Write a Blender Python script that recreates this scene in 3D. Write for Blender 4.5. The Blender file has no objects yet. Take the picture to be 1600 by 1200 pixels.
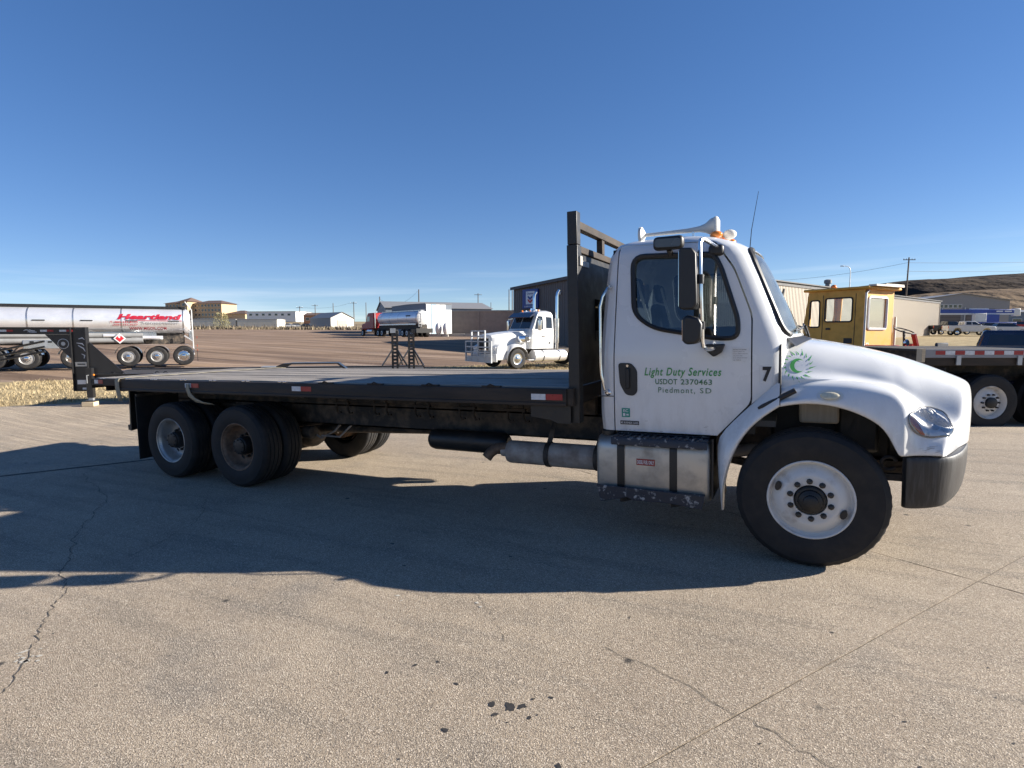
import bpy, bmesh, math, random
import numpy as np
from mathutils import Vector, Matrix, Euler
from mathutils.bvhtree import BVHTree
random.seed(7); np.random.seed(7)
R = math.radians
SC = bpy.context.scene
COL = SC.collection

# ------------------------------------------------------------------ camera, sky, sun, exposure
cam_d = bpy.data.cameras.new('camera'); cam = bpy.data.objects.new('camera', cam_d); COL.objects.link(cam)
cam_d.sensor_width = 36.0; cam_d.lens = 36.0 * 881.5 / 1600.0
cam_d.clip_start = 0.05; cam_d.clip_end = 9000
def cam_matrix(loc, yaw, pitch, roll):
    cy, sy, cp, sp, cr, sr = math.cos(yaw), math.sin(yaw), math.cos(pitch), math.sin(pitch), math.cos(roll), math.sin(roll)
    f = Vector((-sy * cp, cy * cp, sp)); r0 = Vector((cy, sy, 0)); u0 = r0.cross(f)
    r = cr * r0 + sr * u0; u = -sr * r0 + cr * u0
    m = Matrix((r, u, -f)).transposed().to_4x4(); m.translation = loc
    return m
CAM = Vector((-0.1473, -5.9312, 1.818))
cam.matrix_world = cam_matrix(CAM, 0.4605, -0.0855, -0.0247)
SC.camera = cam

SUN_EL, SUN_AZ = 21.2, 62.0            # azimuth clockwise from +Y
W = bpy.data.worlds.new("World"); SC.world = W; W.use_nodes = True
wn = W.node_tree; wb = wn.nodes['Background']
sky = wn.nodes.new('ShaderNodeTexSky'); sky.sky_type = 'NISHITA'; sky.sun_disc = False
sky.sun_elevation = R(SUN_EL); sky.sun_rotation = R(SUN_AZ)
sky.altitude = 1500; sky.air_density = 0.8; sky.dust_density = 0.1; sky.ozone_density = 2.0
wb.inputs[1].default_value = 0.094
# thin streaks of cirrus low over the horizon
tc = wn.nodes.new('ShaderNodeTexCoord'); sp = wn.nodes.new('ShaderNodeSeparateXYZ'); wn.links.new(tc.outputs['Generated'], sp.inputs[0])
mp = wn.nodes.new('ShaderNodeMapping'); mp.inputs['Scale'].default_value = (1.3, 1.3, 26); wn.links.new(tc.outputs['Generated'], mp.inputs[0])
nz = wn.nodes.new('ShaderNodeTexNoise'); nz.inputs['Scale'].default_value = 2.2; nz.inputs['Detail'].default_value = 5; wn.links.new(mp.outputs[0], nz.inputs['Vector'])
r1 = wn.nodes.new('ShaderNodeMapRange'); r1.inputs[1].default_value = .5; r1.inputs[2].default_value = .75; wn.links.new(nz.outputs[0], r1.inputs[0])
r2 = wn.nodes.new('ShaderNodeMapRange'); r2.inputs[1].default_value = .13; r2.inputs[2].default_value = .03; wn.links.new(sp.outputs['Z'], r2.inputs[0])
mu = wn.nodes.new('ShaderNodeMath'); mu.operation = 'MULTIPLY'; wn.links.new(r1.outputs[0], mu.inputs[0]); wn.links.new(r2.outputs[0], mu.inputs[1])
mu2 = wn.nodes.new('ShaderNodeMath'); mu2.operation = 'MULTIPLY'; mu2.inputs[1].default_value = .5; wn.links.new(mu.outputs[0], mu2.inputs[0])
mx = wn.nodes.new('ShaderNodeMixRGB'); wn.links.new(mu2.outputs[0], mx.inputs[0]); hs = wn.nodes.new('ShaderNodeHueSaturation'); hs.inputs['Hue'].default_value = .513; hs.inputs['Saturation'].default_value = 1.45; gm = wn.nodes.new('ShaderNodeGamma'); gm.inputs[1].default_value = .7; wn.links.new(sky.outputs[0], gm.inputs[0]); wn.links.new(gm.outputs[0], hs.inputs['Color']); wn.links.new(hs.outputs[0], mx.inputs[1]); mx.inputs[2].default_value = (4.6, 4.9, 5.2, 1)
wn.links.new(mx.outputs[0], wb.inputs[0])

sd = bpy.data.lights.new('sun', 'SUN'); so = bpy.data.objects.new('sun', sd); COL.objects.link(so)
sd.energy = 5.0; sd.angle = R(0.53); sd.color = (1.0, 0.935, 0.84)
sv = Vector((math.sin(R(SUN_AZ)) * math.cos(R(SUN_EL)), math.cos(R(SUN_AZ)) * math.cos(R(SUN_EL)), math.sin(R(SUN_EL))))
so.rotation_euler = sv.to_track_quat('Z', 'Y').to_euler(); so.location = (20, 15, 20)
vs = SC.view_settings; vs.view_transform = 'Standard'; vs.look = 'None'; vs.gamma = 1; vs.use_curve_mapping = False; vs.exposure = 1.32
SC.display_settings.display_device = 'sRGB'

# ------------------------------------------------------------------ site frame: gravity for the lot, slightly out of true with the truck's apron
UG = Vector((0.02523681, 0.0044362, 0.99967166)).normalized()
TILT = Vector((0, 0, 1)).rotation_difference(UG).to_matrix().to_4x4()
YAW = 0.4605
HR = (math.cos(YAW), math.sin(YAW)); HF = (-math.sin(YAW), math.cos(YAW))
def ss(a, b, x):
    t = np.clip((x - a) / (b - a), 0, 1); return t * t * (3 - 2 * t)
def drop(r):
    return 1.9 - 1.2 * ss(30, 74, r) - 1.3 * ss(80, 160, r) - 6.5 * ss(150, 420, r) + 14 * ss(500, 3000, r)
def terr(x, y):
    dx, dy = x - CAM.x, y - CAM.y; r = np.hypot(dx, dy)
    zg = CAM.z + (-drop(r) - dx * UG.x - dy * UG.y) / UG.z
    return zg * ss(11.5, 19, r)
def site(e, n):
    """metres east/north of the point below the viewer, in a frame squared to the lot -> world x, y, ground z"""
    x = CAM.x + e * HR[0] + n * HF[0]; y = CAM.y + e * HR[1] + n * HF[1]
    return Vector((x, y, float(terr(x, y))))

# ------------------------------------------------------------------ materials
def nd(nt, typ, **kw):
    n = nt.nodes.new(typ)
    for k, v in kw.items():
        if k.startswith('i_'): n.inputs[k[2:].replace('_', ' ')].default_value = v
        elif k.startswith('n_'): n.inputs[int(k[2:])].default_value = v
        else: setattr(n, k, v)
    return n
def c4(c): return (c[0], c[1], c[2], 1)
def mat(name, col, rough=.5, metal=0., var=.12, scale=3., col2=None, amt=(.45, .7), bump=0., bscale=60., coat=0., spec=.5, stretch=(1, 1, 1), rvar=.1, detail=6, bdist=.01):
    m = bpy.data.materials.new(name); m.use_nodes = True; nt = m.node_tree; b = nt.nodes['Principled BSDF']
    L = nt.links.new
    tc = nd(nt, 'ShaderNodeTexCoord'); mp = nd(nt, 'ShaderNodeMapping'); mp.inputs['Scale'].default_value = stretch; L(tc.outputs['Object'], mp.inputs[0])
    nz = nd(nt, 'ShaderNodeTexNoise'); nz.inputs['Scale'].default_value = scale; nz.inputs['Detail'].default_value = detail; nz.inputs['Roughness'].default_value = .6; L(mp.outputs[0], nz.inputs['Vector'])
    if col2 is None:
        lo = tuple(max(0, v * (1 - var)) for v in col); hi = tuple(min(1, v * (1 + var)) for v in col); a0, a1 = .3, .7
    else:
        lo, hi = col, col2; a0, a1 = amt
    mr = nd(nt, 'ShaderNodeMapRange', n_1=a0, n_2=a1); L(nz.outputs[0], mr.inputs[0])
    mx = nd(nt, 'ShaderNodeMixRGB', n_1=c4(lo), n_2=c4(hi)); L(mr.outputs[0], mx.inputs[0]); L(mx.outputs[0], b.inputs['Base Color'])
    b.inputs['Roughness'].default_value = rough; b.inputs['Metallic'].default_value = metal
    if rvar:
        rr = nd(nt, 'ShaderNodeMapRange', n_1=.3, n_2=.7, n_3=max(.02, rough - rvar), n_4=min(1, rough + rvar)); L(nz.outputs[0], rr.inputs[0]); L(rr.outputs[0], b.inputs['Roughness'])
    b.inputs['Specular IOR Level'].default_value = spec
    if coat: b.inputs['Coat Weight'].default_value = coat; b.inputs['Coat Roughness'].default_value = .06
    if bump:
        n2 = nd(nt, 'ShaderNodeTexNoise'); n2.inputs['Scale'].default_value = bscale; n2.inputs['Detail'].default_value = 4; L(mp.outputs[0], n2.inputs['Vector'])
        bp = nd(nt, 'ShaderNodeBump', i_Strength=bump, i_Distance=bdist); L(n2.outputs[0], bp.inputs['Height']); L(bp.outputs[0], b.inputs['Normal'])
    return m
def glass(name, col=(.6, .68, .7), alpha=.55, rough=.02, sky_haze=0.):
    m = bpy.data.materials.new(name); m.use_nodes = True; nt = m.node_tree; L = nt.links.new
    out = nt.nodes['Material Output']; nt.nodes.remove(nt.nodes['Principled BSDF'])
    tr = nd(nt, 'ShaderNodeBsdfTransparent'); tr.inputs[0].default_value = c4(tuple(v * alpha + (1 - alpha) * v * v for v in col))
    gl = nd(nt, 'ShaderNodeBsdfGlossy'); gl.inputs['Roughness'].default_value = rough
    fr = nd(nt, 'ShaderNodeFresnel'); fr.inputs[0].default_value = 1.5
    nz = nd(nt, 'ShaderNodeTexNoise'); nz.inputs['Scale'].default_value = 6
    ad = nd(nt, 'ShaderNodeMath', operation='MULTIPLY_ADD', n_1=.06, n_2=.04); L(nz.outputs[0], ad.inputs[0])
    a2 = nd(nt, 'ShaderNodeMath', operation='ADD'); L(fr.outputs[0], a2.inputs[0]); L(ad.outputs[0], a2.inputs[1])
    mx = nd(nt, 'ShaderNodeMixShader'); L(a2.outputs[0], mx.inputs[0]); L(tr.outputs[0], mx.inputs[1]); L(gl.outputs[0], mx.inputs[2]); L(mx.outputs[0], out.inputs[0])
    if sky_haze:  # pale diffuse film, dust that also stands in for the sky's reflection
        df = nd(nt, 'ShaderNodeBsdfDiffuse'); df.inputs[0].default_value = (.62, .66, .68, 1); tl = nd(nt, 'ShaderNodeBsdfTranslucent'); tl.inputs[0].default_value = (.6, .64, .66, 1)
        m1 = nd(nt, 'ShaderNodeMixShader', n_0=.5); L(df.outputs[0], m1.inputs[1]); L(tl.outputs[0], m1.inputs[2])
        n2 = nd(nt, 'ShaderNodeTexNoise'); n2.inputs['Scale'].default_value = 5; n2.inputs['Detail'].default_value = 6
        r = nd(nt, 'ShaderNodeMapRange', n_1=.35, n_2=.7, n_3=sky_haze * .7, n_4=sky_haze * 1.4); L(n2.outputs[0], r.inputs[0])
        m2 = nd(nt, 'ShaderNodeMixShader'); L(r.outputs[0], m2.inputs[0]); L(mx.outputs[0], m2.inputs[1]); L(m1.outputs[0], m2.inputs[2]); L(m2.outputs[0], out.inputs[0])
    return m
M = {}
M['white'] = mat('white truck paint', (.69, .695, .69), .27, var=.045, scale=1.6, coat=.55, rvar=.08)
def add_grime(m, col=(.32, .29, .25), zlo=.45, zhi=1.45, strength=.75):
    """road film that thins out up the side of the body"""
    nt = m.node_tree; L = nt.links.new; b = nt.nodes['Principled BSDF']; src = b.inputs['Base Color'].links[0].from_socket
    tc = nd(nt, 'ShaderNodeTexCoord'); sp = nd(nt, 'ShaderNodeSeparateXYZ'); L(tc.outputs['Object'], sp.inputs[0])
    mr = nd(nt, 'ShaderNodeMapRange', n_1=zhi, n_2=zlo); L(sp.outputs['Z'], mr.inputs[0])
    mp = nd(nt, 'ShaderNodeMapping'); mp.inputs['Scale'].default_value = (7, 7, 2.2); L(tc.outputs['Object'], mp.inputs[0])
    nz = nd(nt, 'ShaderNodeTexNoise', i_Scale=1.8, i_Detail=8); nz.inputs['Roughness'].default_value = .7; L(mp.outputs[0], nz.inputs['Vector'])
    r = nd(nt, 'ShaderNodeMapRange', n_1=.42, n_2=.75, n_3=0, n_4=strength); L(nz.outputs[0], r.inputs[0])
    mu = nd(nt, 'ShaderNodeMath', operation='MULTIPLY'); L(mr.outputs[0], mu.inputs[0]); L(r.outputs[0], mu.inputs[1])
    n3 = nd(nt, 'ShaderNodeTexNoise', i_Scale=38, i_Detail=2); L(tc.outputs['Object'], n3.inputs['Vector'])
    r3 = nd(nt, 'ShaderNodeMapRange', n_1=.70, n_2=.76, n_3=0, n_4=.5); L(n3.outputs[0], r3.inputs[0])
    mu3 = nd(nt, 'ShaderNodeMath', operation='MULTIPLY'); L(mr.outputs[0], mu3.inputs[0]); L(r3.outputs[0], mu3.inputs[1])
    mxx = nd(nt, 'ShaderNodeMath', operation='MAXIMUM'); L(mu.outputs[0], mxx.inputs[0]); L(mu3.outputs[0], mxx.inputs[1])
    mx = nd(nt, 'ShaderNodeMixRGB', n_2=c4(col)); L(mxx.outputs[0], mx.inputs[0]); L(src, mx.inputs[1]); L(mx.outputs[0], b.inputs['Base Color'])
add_grime(M['white'])
M['white2'] = mat('white fleet paint', (.60, .60, .59), .35, var=.05, coat=.3)
M['black_steel'] = mat('black painted steel', (.014, .0135, .013), .45, var=.2, scale=8, col2=(.036, .03, .024), amt=(.5, .8), bump=.12, bscale=40)
M['chassis'] = mat('dusty chassis steel', (.026, .022, .019), .75, scale=6, col2=(.16, .12, .085), amt=(.45, .75), bump=.3, bscale=25)
M['rail'] = mat('worn black side rail', (.030, .024, .019), .62, scale=3, col2=(.075, .055, .040), amt=(.4, .75), bump=.2, bscale=30, stretch=(.4, 1, 3), spec=.25)
M['plastic'] = mat('black plastic', (.016, .016, .017), .45, var=.2, bump=.05, bscale=150)
M['bumper'] = mat('scuffed grey bumper plastic', (.020, .020, .021), .42, scale=4, col2=(.062, .06, .058), amt=(.45, .75), stretch=(14, 14, .8), bump=.1, bscale=8)
M['rubber'] = mat('tyre rubber', (.014, .014, .015), .72, scale=5, col2=(.044, .038, .032), amt=(.45, .8), bump=.08, bscale=80, spec=.35)
M['rubber_tread'] = M['rubber']
M['rim_white'] = mat('white steel wheel', (.62, .61, .58), .38, scale=7, col2=(.30, .25, .20), amt=(.52, .80), rvar=.05)
M['rim_silver'] = mat('silver steel wheel', (.42, .41, .39), .4, metal=.6, scale=6, col2=(.16, .12, .09), amt=(.55, .75))
M['rim_rust'] = mat('rusty steel wheel', (.20, .125, .08), .75, scale=9, col2=(.07, .048, .035), amt=(.4, .7), bump=.2, bscale=60)
M['hub'] = mat('greasy black hub', (.012, .012, .012), .5, var=.3, scale=20, bump=.2)
M['lug'] = mat('dull lug nuts', (.05, .045, .04), .5, metal=.5, var=.3)
M['alu'] = mat('dull aluminium tank', (.50, .475, .43), .48, metal=.8, scale=5, col2=(.27, .24, .205), amt=(.42, .78), bump=.05, bscale=12)
M['alu_bright'] = mat('bright metal', (.75, .74, .72), .2, metal=1., var=.08)
M['step'] = mat('chipped dark step', (.022, .025, .035), .5, scale=22, col2=(.36, .34, .32), amt=(.56, .66), bump=.25, bscale=40)
M['muffler'] = mat('heat stained muffler', (.40, .36, .32), .65, metal=.2, scale=7, col2=(.22, .18, .15), amt=(.4, .7))
M['wood'] = mat('weathered deck boards', (.34, .30, .255), .8, scale=4, col2=(.17, .15, .13), amt=(.35, .7), bump=.5, bscale=14, stretch=(.5, 9, 9))
M['glass'] = glass('tinted cab glass', (.27, .31, .33), .7)
M['ws_glass'] = glass('windshield glass with sky haze', (.7, .78, .78), .8, .03, .16)  # bright sky reflection is mixed in as a pale film
M['seal'] = mat('black rubber seal', (.012, .012, .013), .5, var=.1)
M['interior'] = mat('grey cab interior', (.10, .10, .10), .8, var=.2)
M['seat'] = mat('dark seat fabric', (.06, .065, .075), .9, var=.2, bump=.2, bscale=120)
M['green'] = mat('green vinyl letters', (.04, .27, .06), .4, var=.08)
M['green2'] = mat('bright green vinyl', (.06, .33, .07), .4, var=.06)
M['dkgreen'] = mat('dark green vinyl letters', (.05, .165, .07), .4, var=.08)
M['teal'] = mat('teal permit sticker', (.02, .27, .2), .5, var=.1)
M['ink'] = mat('black print', (.015, .015, .016), .5, var=.1)
M['sticker'] = mat('pale sticker', (.70, .70, .69), .4, var=.03)
M['red_tape'] = mat('red reflective tape', (.33, .02, .02), .35, var=.2, scale=30)
M['white_tape'] = mat('white reflective tape', (.62, .63, .64), .3, var=.1, scale=30)
M['red_label'] = mat('faded red label', (.30, .05, .04), .5, var=.25, scale=40)
M['amber'] = mat('amber lens', (.75, .22, .02), .15, var=.15, scale=40, coat=.5)
M['red_lens'] = mat('red orange lens', (.5, .05, .015), .15, var=.2, scale=40, coat=.5)
M['chrome'] = mat('chrome', (.82, .83, .84), .08, metal=1, var=.02, rvar=.02)
M['hl_bowl'] = mat('headlight bowl', (.80, .80, .80), .35, metal=.1, var=.12, scale=18, rvar=.1)
M['lamp_silver'] = mat('lamp reflector', (.72, .72, .72), .25, metal=.5, var=.1)
M['gasket'] = mat('grey lamp gasket', (.22, .22, .22), .5)
M['patina'] = mat('scraped bare patches', (.33, .31, .29), .7, var=.3, scale=60)
M['lens_cream'] = mat('cream lamp lens', (.62, .56, .40), .2, var=.15, scale=60, coat=.4)
M['lens'] = glass('clear lamp lens', (.95, .95, .95), 1, .14)
M['mirror_dull'] = mat('dusty mirror face', (.10, .10, .10), .25, metal=.6, var=.2)
M['mirror'] = mat('mirror face', (.8, .8, .8), .03, metal=1, var=.01, rvar=0)
M['hornw'] = mat('ivory horn enamel', (.62, .61, .56), .35, var=.08)
M['strap'] = mat('dusty webbing strap', (.30, .265, .19), .85, var=.2, scale=30, bump=.3, bscale=200)
M['beige_box'] = mat('beige plastic housing', (.33, .29, .23), .6, var=.15, stretch=(20, 20, 1))
M['tan_wood'] = mat('pine block', (.52, .42, .28), .8, var=.15, scale=10, stretch=(1, 8, 8))

# ------------------------------------------------------------------ mesh building
class MB:
    def __init__(s): s.v = []; s.f = []
    def add(s, vs, fs):
        o = len(s.v); s.v += [tuple(map(float, v)) for v in vs]; s.f += [tuple(i + o for i in f) for f in fs]; return s
    def box(s, x0, x1, y0, y1, z0, z1):
        x0, x1 = sorted((x0, x1)); y0, y1 = sorted((y0, y1)); z0, z1 = sorted((z0, z1))
        return s.add([(x0, y0, z0), (x1, y0, z0), (x1, y1, z0), (x0, y1, z0), (x0, y0, z1), (x1, y0, z1), (x1, y1, z1), (x0, y1, z1)],
                     [(0, 3, 2, 1), (4, 5, 6, 7), (0, 1, 5, 4), (1, 2, 6, 5), (2, 3, 7, 6), (3, 0, 4, 7)])
    def bar(s, p, q, w, h, up=(0, 0, 1)):
        p, q = Vector(p), Vector(q); d = (q - p).normalized(); u = Vector(up)
        if abs(d.dot(u)) > .98: u = Vector((1, 0, 0))
        a = d.cross(u).normalized() * (w / 2); b = a.cross(d).normalized() * (h / 2)
        return s.add([p - a - b, p + a - b, p + a + b, p - a + b, q - a - b, q + a - b, q + a + b, q - a + b],
                     [(0, 1, 2, 3), (7, 6, 5, 4), (0, 4, 5, 1), (1, 5, 6, 2), (2, 6, 7, 3), (3, 7, 4, 0)])
    def prism(s, poly, axis, a, b):
        """poly in the other two axes (x,z for axis 1; y,z for 0; x,y for 2)"""
        n = len(poly)
        def P(p, t): return {0: (t, p[0], p[1]), 1: (p[0], t, p[1]), 2: (p[0], p[1], t)}[axis]
        vs = [P(p, a) for p in poly] + [P(p, b) for p in poly]
        fs = [tuple(range(n)), tuple(range(2 * n - 1, n - 1, -1))] + [(i, n + i, n + (i + 1) % n, (i + 1) % n) for i in range(n)]
        return s.add(vs, fs)
    def tube(s, pts, r, n=8, closed=False):
        pts = [Vector(p) for p in pts]; m = len(pts); rs = r if isinstance(r, (list, tuple)) else [r] * m
        rings = []; prev = None
        for i, p in enumerate(pts):
            a = pts[i - 1] if (i or closed) else p; b = pts[(i + 1) % m] if (i < m - 1 or closed) else p
            d = (b - a).normalized()
            if prev is None:
                u = d.cross(Vector((0, 0, 1)));  u = d.cross(Vector((0, 1, 0))) if u.length < .1 else u
            else: u = prev - d * prev.dot(d)
            u.normalize(); prev = u; w = d.cross(u)
            rings.append([p + (u * math.cos(t) + w * math.sin(t)) * rs[i] for t in [2 * math.pi * k / n for k in range(n)]])
        vs = [v for ring in rings for v in ring]; fs = []
        for i in range(m if closed else m - 1):
            j = (i + 1) % m
            for k in range(n): fs.append((i * n + k, i * n + (k + 1) % n, j * n + (k + 1) % n, j * n + k))
        if not closed: fs += [tuple(range(n - 1, -1, -1)), tuple((m - 1) * n + k for k in range(n))]
        return s.add(vs, fs)
    def lathe(s, prof, axis, c, n=24, cap=True, jag=None):
        """prof: (radius, distance along axis)"""
        c = Vector(c); ax = {'x': (Vector((1, 0, 0)), Vector((0, 1, 0)), Vector((0, 0, 1))), 'y': (Vector((0, 1, 0)), Vector((0, 0, 1)), Vector((1, 0, 0))),
              '-y': (Vector((0, -1, 0)), Vector((1, 0, 0)), Vector((0, 0, 1))), 'z': (Vector((0, 0, 1)), Vector((1, 0, 0)), Vector((0, 1, 0)))}[axis]
        vs = []; fs = []; m = len(prof)
        for i, (r, h) in enumerate(prof):
            for k in range(n):
                rr = r - (jag[i] if jag and k % 2 else 0); t = 2 * math.pi * k / n
                vs.append(c + ax[0] * h + (ax[1] * math.cos(t) + ax[2] * math.sin(t)) * rr)
        for i in range(m - 1):
            for k in range(n): fs.append((i * n + k, i * n + (k + 1) % n, (i + 1) * n + (k + 1) % n, (i + 1) * n + k))
        if cap: fs += [tuple(range(n - 1, -1, -1)), tuple((m - 1) * n + k for k in range(n))]
        return s.add(vs, fs)
    def grid(s, rows, closed=False):
        nr, nc = len(rows), len(rows[0]); vs = [p for r in rows for p in r]; fs = []
        for i in range(nr - 1):
            for j in range(nc if closed else nc - 1):
                fs.append((i * nc + j, i * nc + (j + 1) % nc, (i + 1) * nc + (j + 1) % nc, (i + 1) * nc + j))
        return s.add(vs, fs)
    def sphere(s, c, rx, ry, rz, n=12, m=8):
        rows = []
        for i in range(m + 1):
            t = math.pi * (i / m) ; t = min(max(t, .02), math.pi - .02)
            rows.append([(c[0] + rx * math.sin(t) * math.cos(2 * math.pi * k / n), c[1] + ry * math.sin(t) * math.sin(2 * math.pi * k / n), c[2] + rz * math.cos(t)) for k in range(n)])
        s.grid(rows, True); return s
    def mesh(s, name, smooth=None, fix=True):
        me = bpy.data.meshes.new(name); me.from_pydata(s.v, [], s.f); me.validate()
        if fix:
            bm = bmesh.new(); bm.from_mesh(me); bmesh.ops.recalc_face_normals(bm, faces=bm.faces); bm.to_mesh(me); bm.free()
        if smooth:
            me.polygons.foreach_set('use_smooth', [True] * len(me.polygons)); me.set_sharp_from_angle(angle=R(smooth))
        return me
def link(name, me, m, parent=None):
    o = bpy.data.objects.new(name, me); COL.objects.link(o)
    if m is not None and not me.materials: me.materials.append(m)
    if parent: o.parent = parent
    return o
def part(name, mb, m, parent=None, smooth=40, bevel=0, sub=0, seg=2, label=None, kind=None):
    me = mb.mesh(name, smooth); o = link(name, me, m, parent)
    if bevel:
        md = o.modifiers.new('b', 'BEVEL'); md.width = bevel; md.segments = seg; md.limit_method = 'ANGLE'; md.angle_limit = R(40); md.harden_normals = False
    if sub:
        md = o.modifiers.new('s', 'SUBSURF'); md.levels = sub; md.render_levels = sub
    if label: o['label'] = label
    if kind: o['kind'] = kind
    return o
def tag(o, label=None, cat=None, group=None, kind=None):
    if label: o['label'] = label
    if cat: o['category'] = cat
    if group: o['group'] = group
    if kind: o['kind'] = kind
    return o
def thing(name, label, cat, loc=(0, 0, 0), rz=0, group=None, tilt=False):
    o = bpy.data.objects.new(name, None); COL.objects.link(o); o.empty_display_size = .3
    m = Matrix.Rotation(rz, 4, 'Z')
    if tilt: m = TILT @ m
    o.rotation_euler = m.to_euler(); o.location = loc
    return tag(o, label, cat, group)
def copy_tree(o, parent=None):
    c = o.copy(); COL.objects.link(c)
    if parent: c.parent = parent
    for ch in list(o.children): copy_tree(ch, c)
    return c
DG = None
def baked(o):
    """mesh of an object with its modifiers applied"""
    dg = bpy.context.evaluated_depsgraph_get(); dg.update()
    return bpy.data.meshes.new_from_object(o.evaluated_get(dg), depsgraph=dg)
def boolean(o, cutter, op='DIFFERENCE'):
    md = o.modifiers.new('cut', 'BOOLEAN'); md.operation = op; md.object = cutter; md.solver = 'EXACT'
    me = baked(o); o.modifiers.clear(); old = o.data; o.data = me
    return o
def kill(o): bpy.data.objects.remove(o, do_unlink=True)
def glyphs(txt, size=1., shear=0., bold=0., space=1., sx=1.):
    """flat lettering as (x, z) vertices and faces, left edge and baseline at 0"""
    cu = bpy.data.curves.new('t', 'FONT'); cu.body = txt; cu.size = size; cu.shear = shear; cu.offset = bold; cu.space_character = space; cu.resolution_u = 3
    o = bpy.data.objects.new('t', cu); COL.objects.link(o); me = baked(o)
    v = [(p.co.x * sx, p.co.y) for p in me.vertices]; f = [tuple(q.vertices) for q in me.polygons]
    kill(o); bpy.data.curves.remove(cu); bpy.data.meshes.remove(me)
    return v, f
def fit(gl, x0, x1, z0, z1, cap=None):
    """scale glyphs into a box"""
    v, f = gl; xs = [p[0] for p in v]; zs = [p[1] for p in v]; a, b, c, d = min(xs), max(xs), min(zs), max(zs)
    return [(x0 + (p[0] - a) / (b - a) * (x1 - x0), z0 + (p[1] - c) / (d - c) * (z1 - z0)) for p in v], f
def skewed(gl, x0, x1, zl, zr):
    """slope a line of lettering"""
    return [(p[0], p[1] + zl + (zr - zl) * (p[0] - x0) / (x1 - x0)) for p in gl[0]], gl[1]
def drape(gl, bvh, off=.004, y0=-4.):
    """lay flat (x, z) shapes on a surface seen from the near side"""
    mb = MB(); vs = []
    last = -1.05
    for x, z in gl[0]:
        h = bvh.ray_cast(Vector((x, y0, z)), Vector((0, 1, 0)))
        if h[0] is not None: last = h[0].y
        vs.append((x, last - off, z))
    mb.add(vs, gl[1]); return mb
def bvh_of(objs):
    vs = []; fs = []
    for o in objs:
        me = baked(o); n = len(vs); vs += [o.matrix_world @ v.co for v in me.vertices]; fs += [tuple(i + n for i in p.vertices) for p in me.polygons]; bpy.data.meshes.remove(me)
    return BVHTree.FromPolygons(vs, fs)
def merge(gls):
    v = []; f = []
    for g in gls:
        n = len(v); v += g[0]; f += [tuple(i + n for i in q) for q in g[1]]
    return v, f
def rect(x0, x1, z0, z1, nx=1): 
    v = []; f = []
    for i in range(nx + 1):
        x = x0 + (x1 - x0) * i / nx; v += [(x, z0), (x, z1)]
    for i in range(nx): f.append((2 * i, 2 * i + 2, 2 * i + 3, 2 * i + 1))
    return v, f

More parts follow.
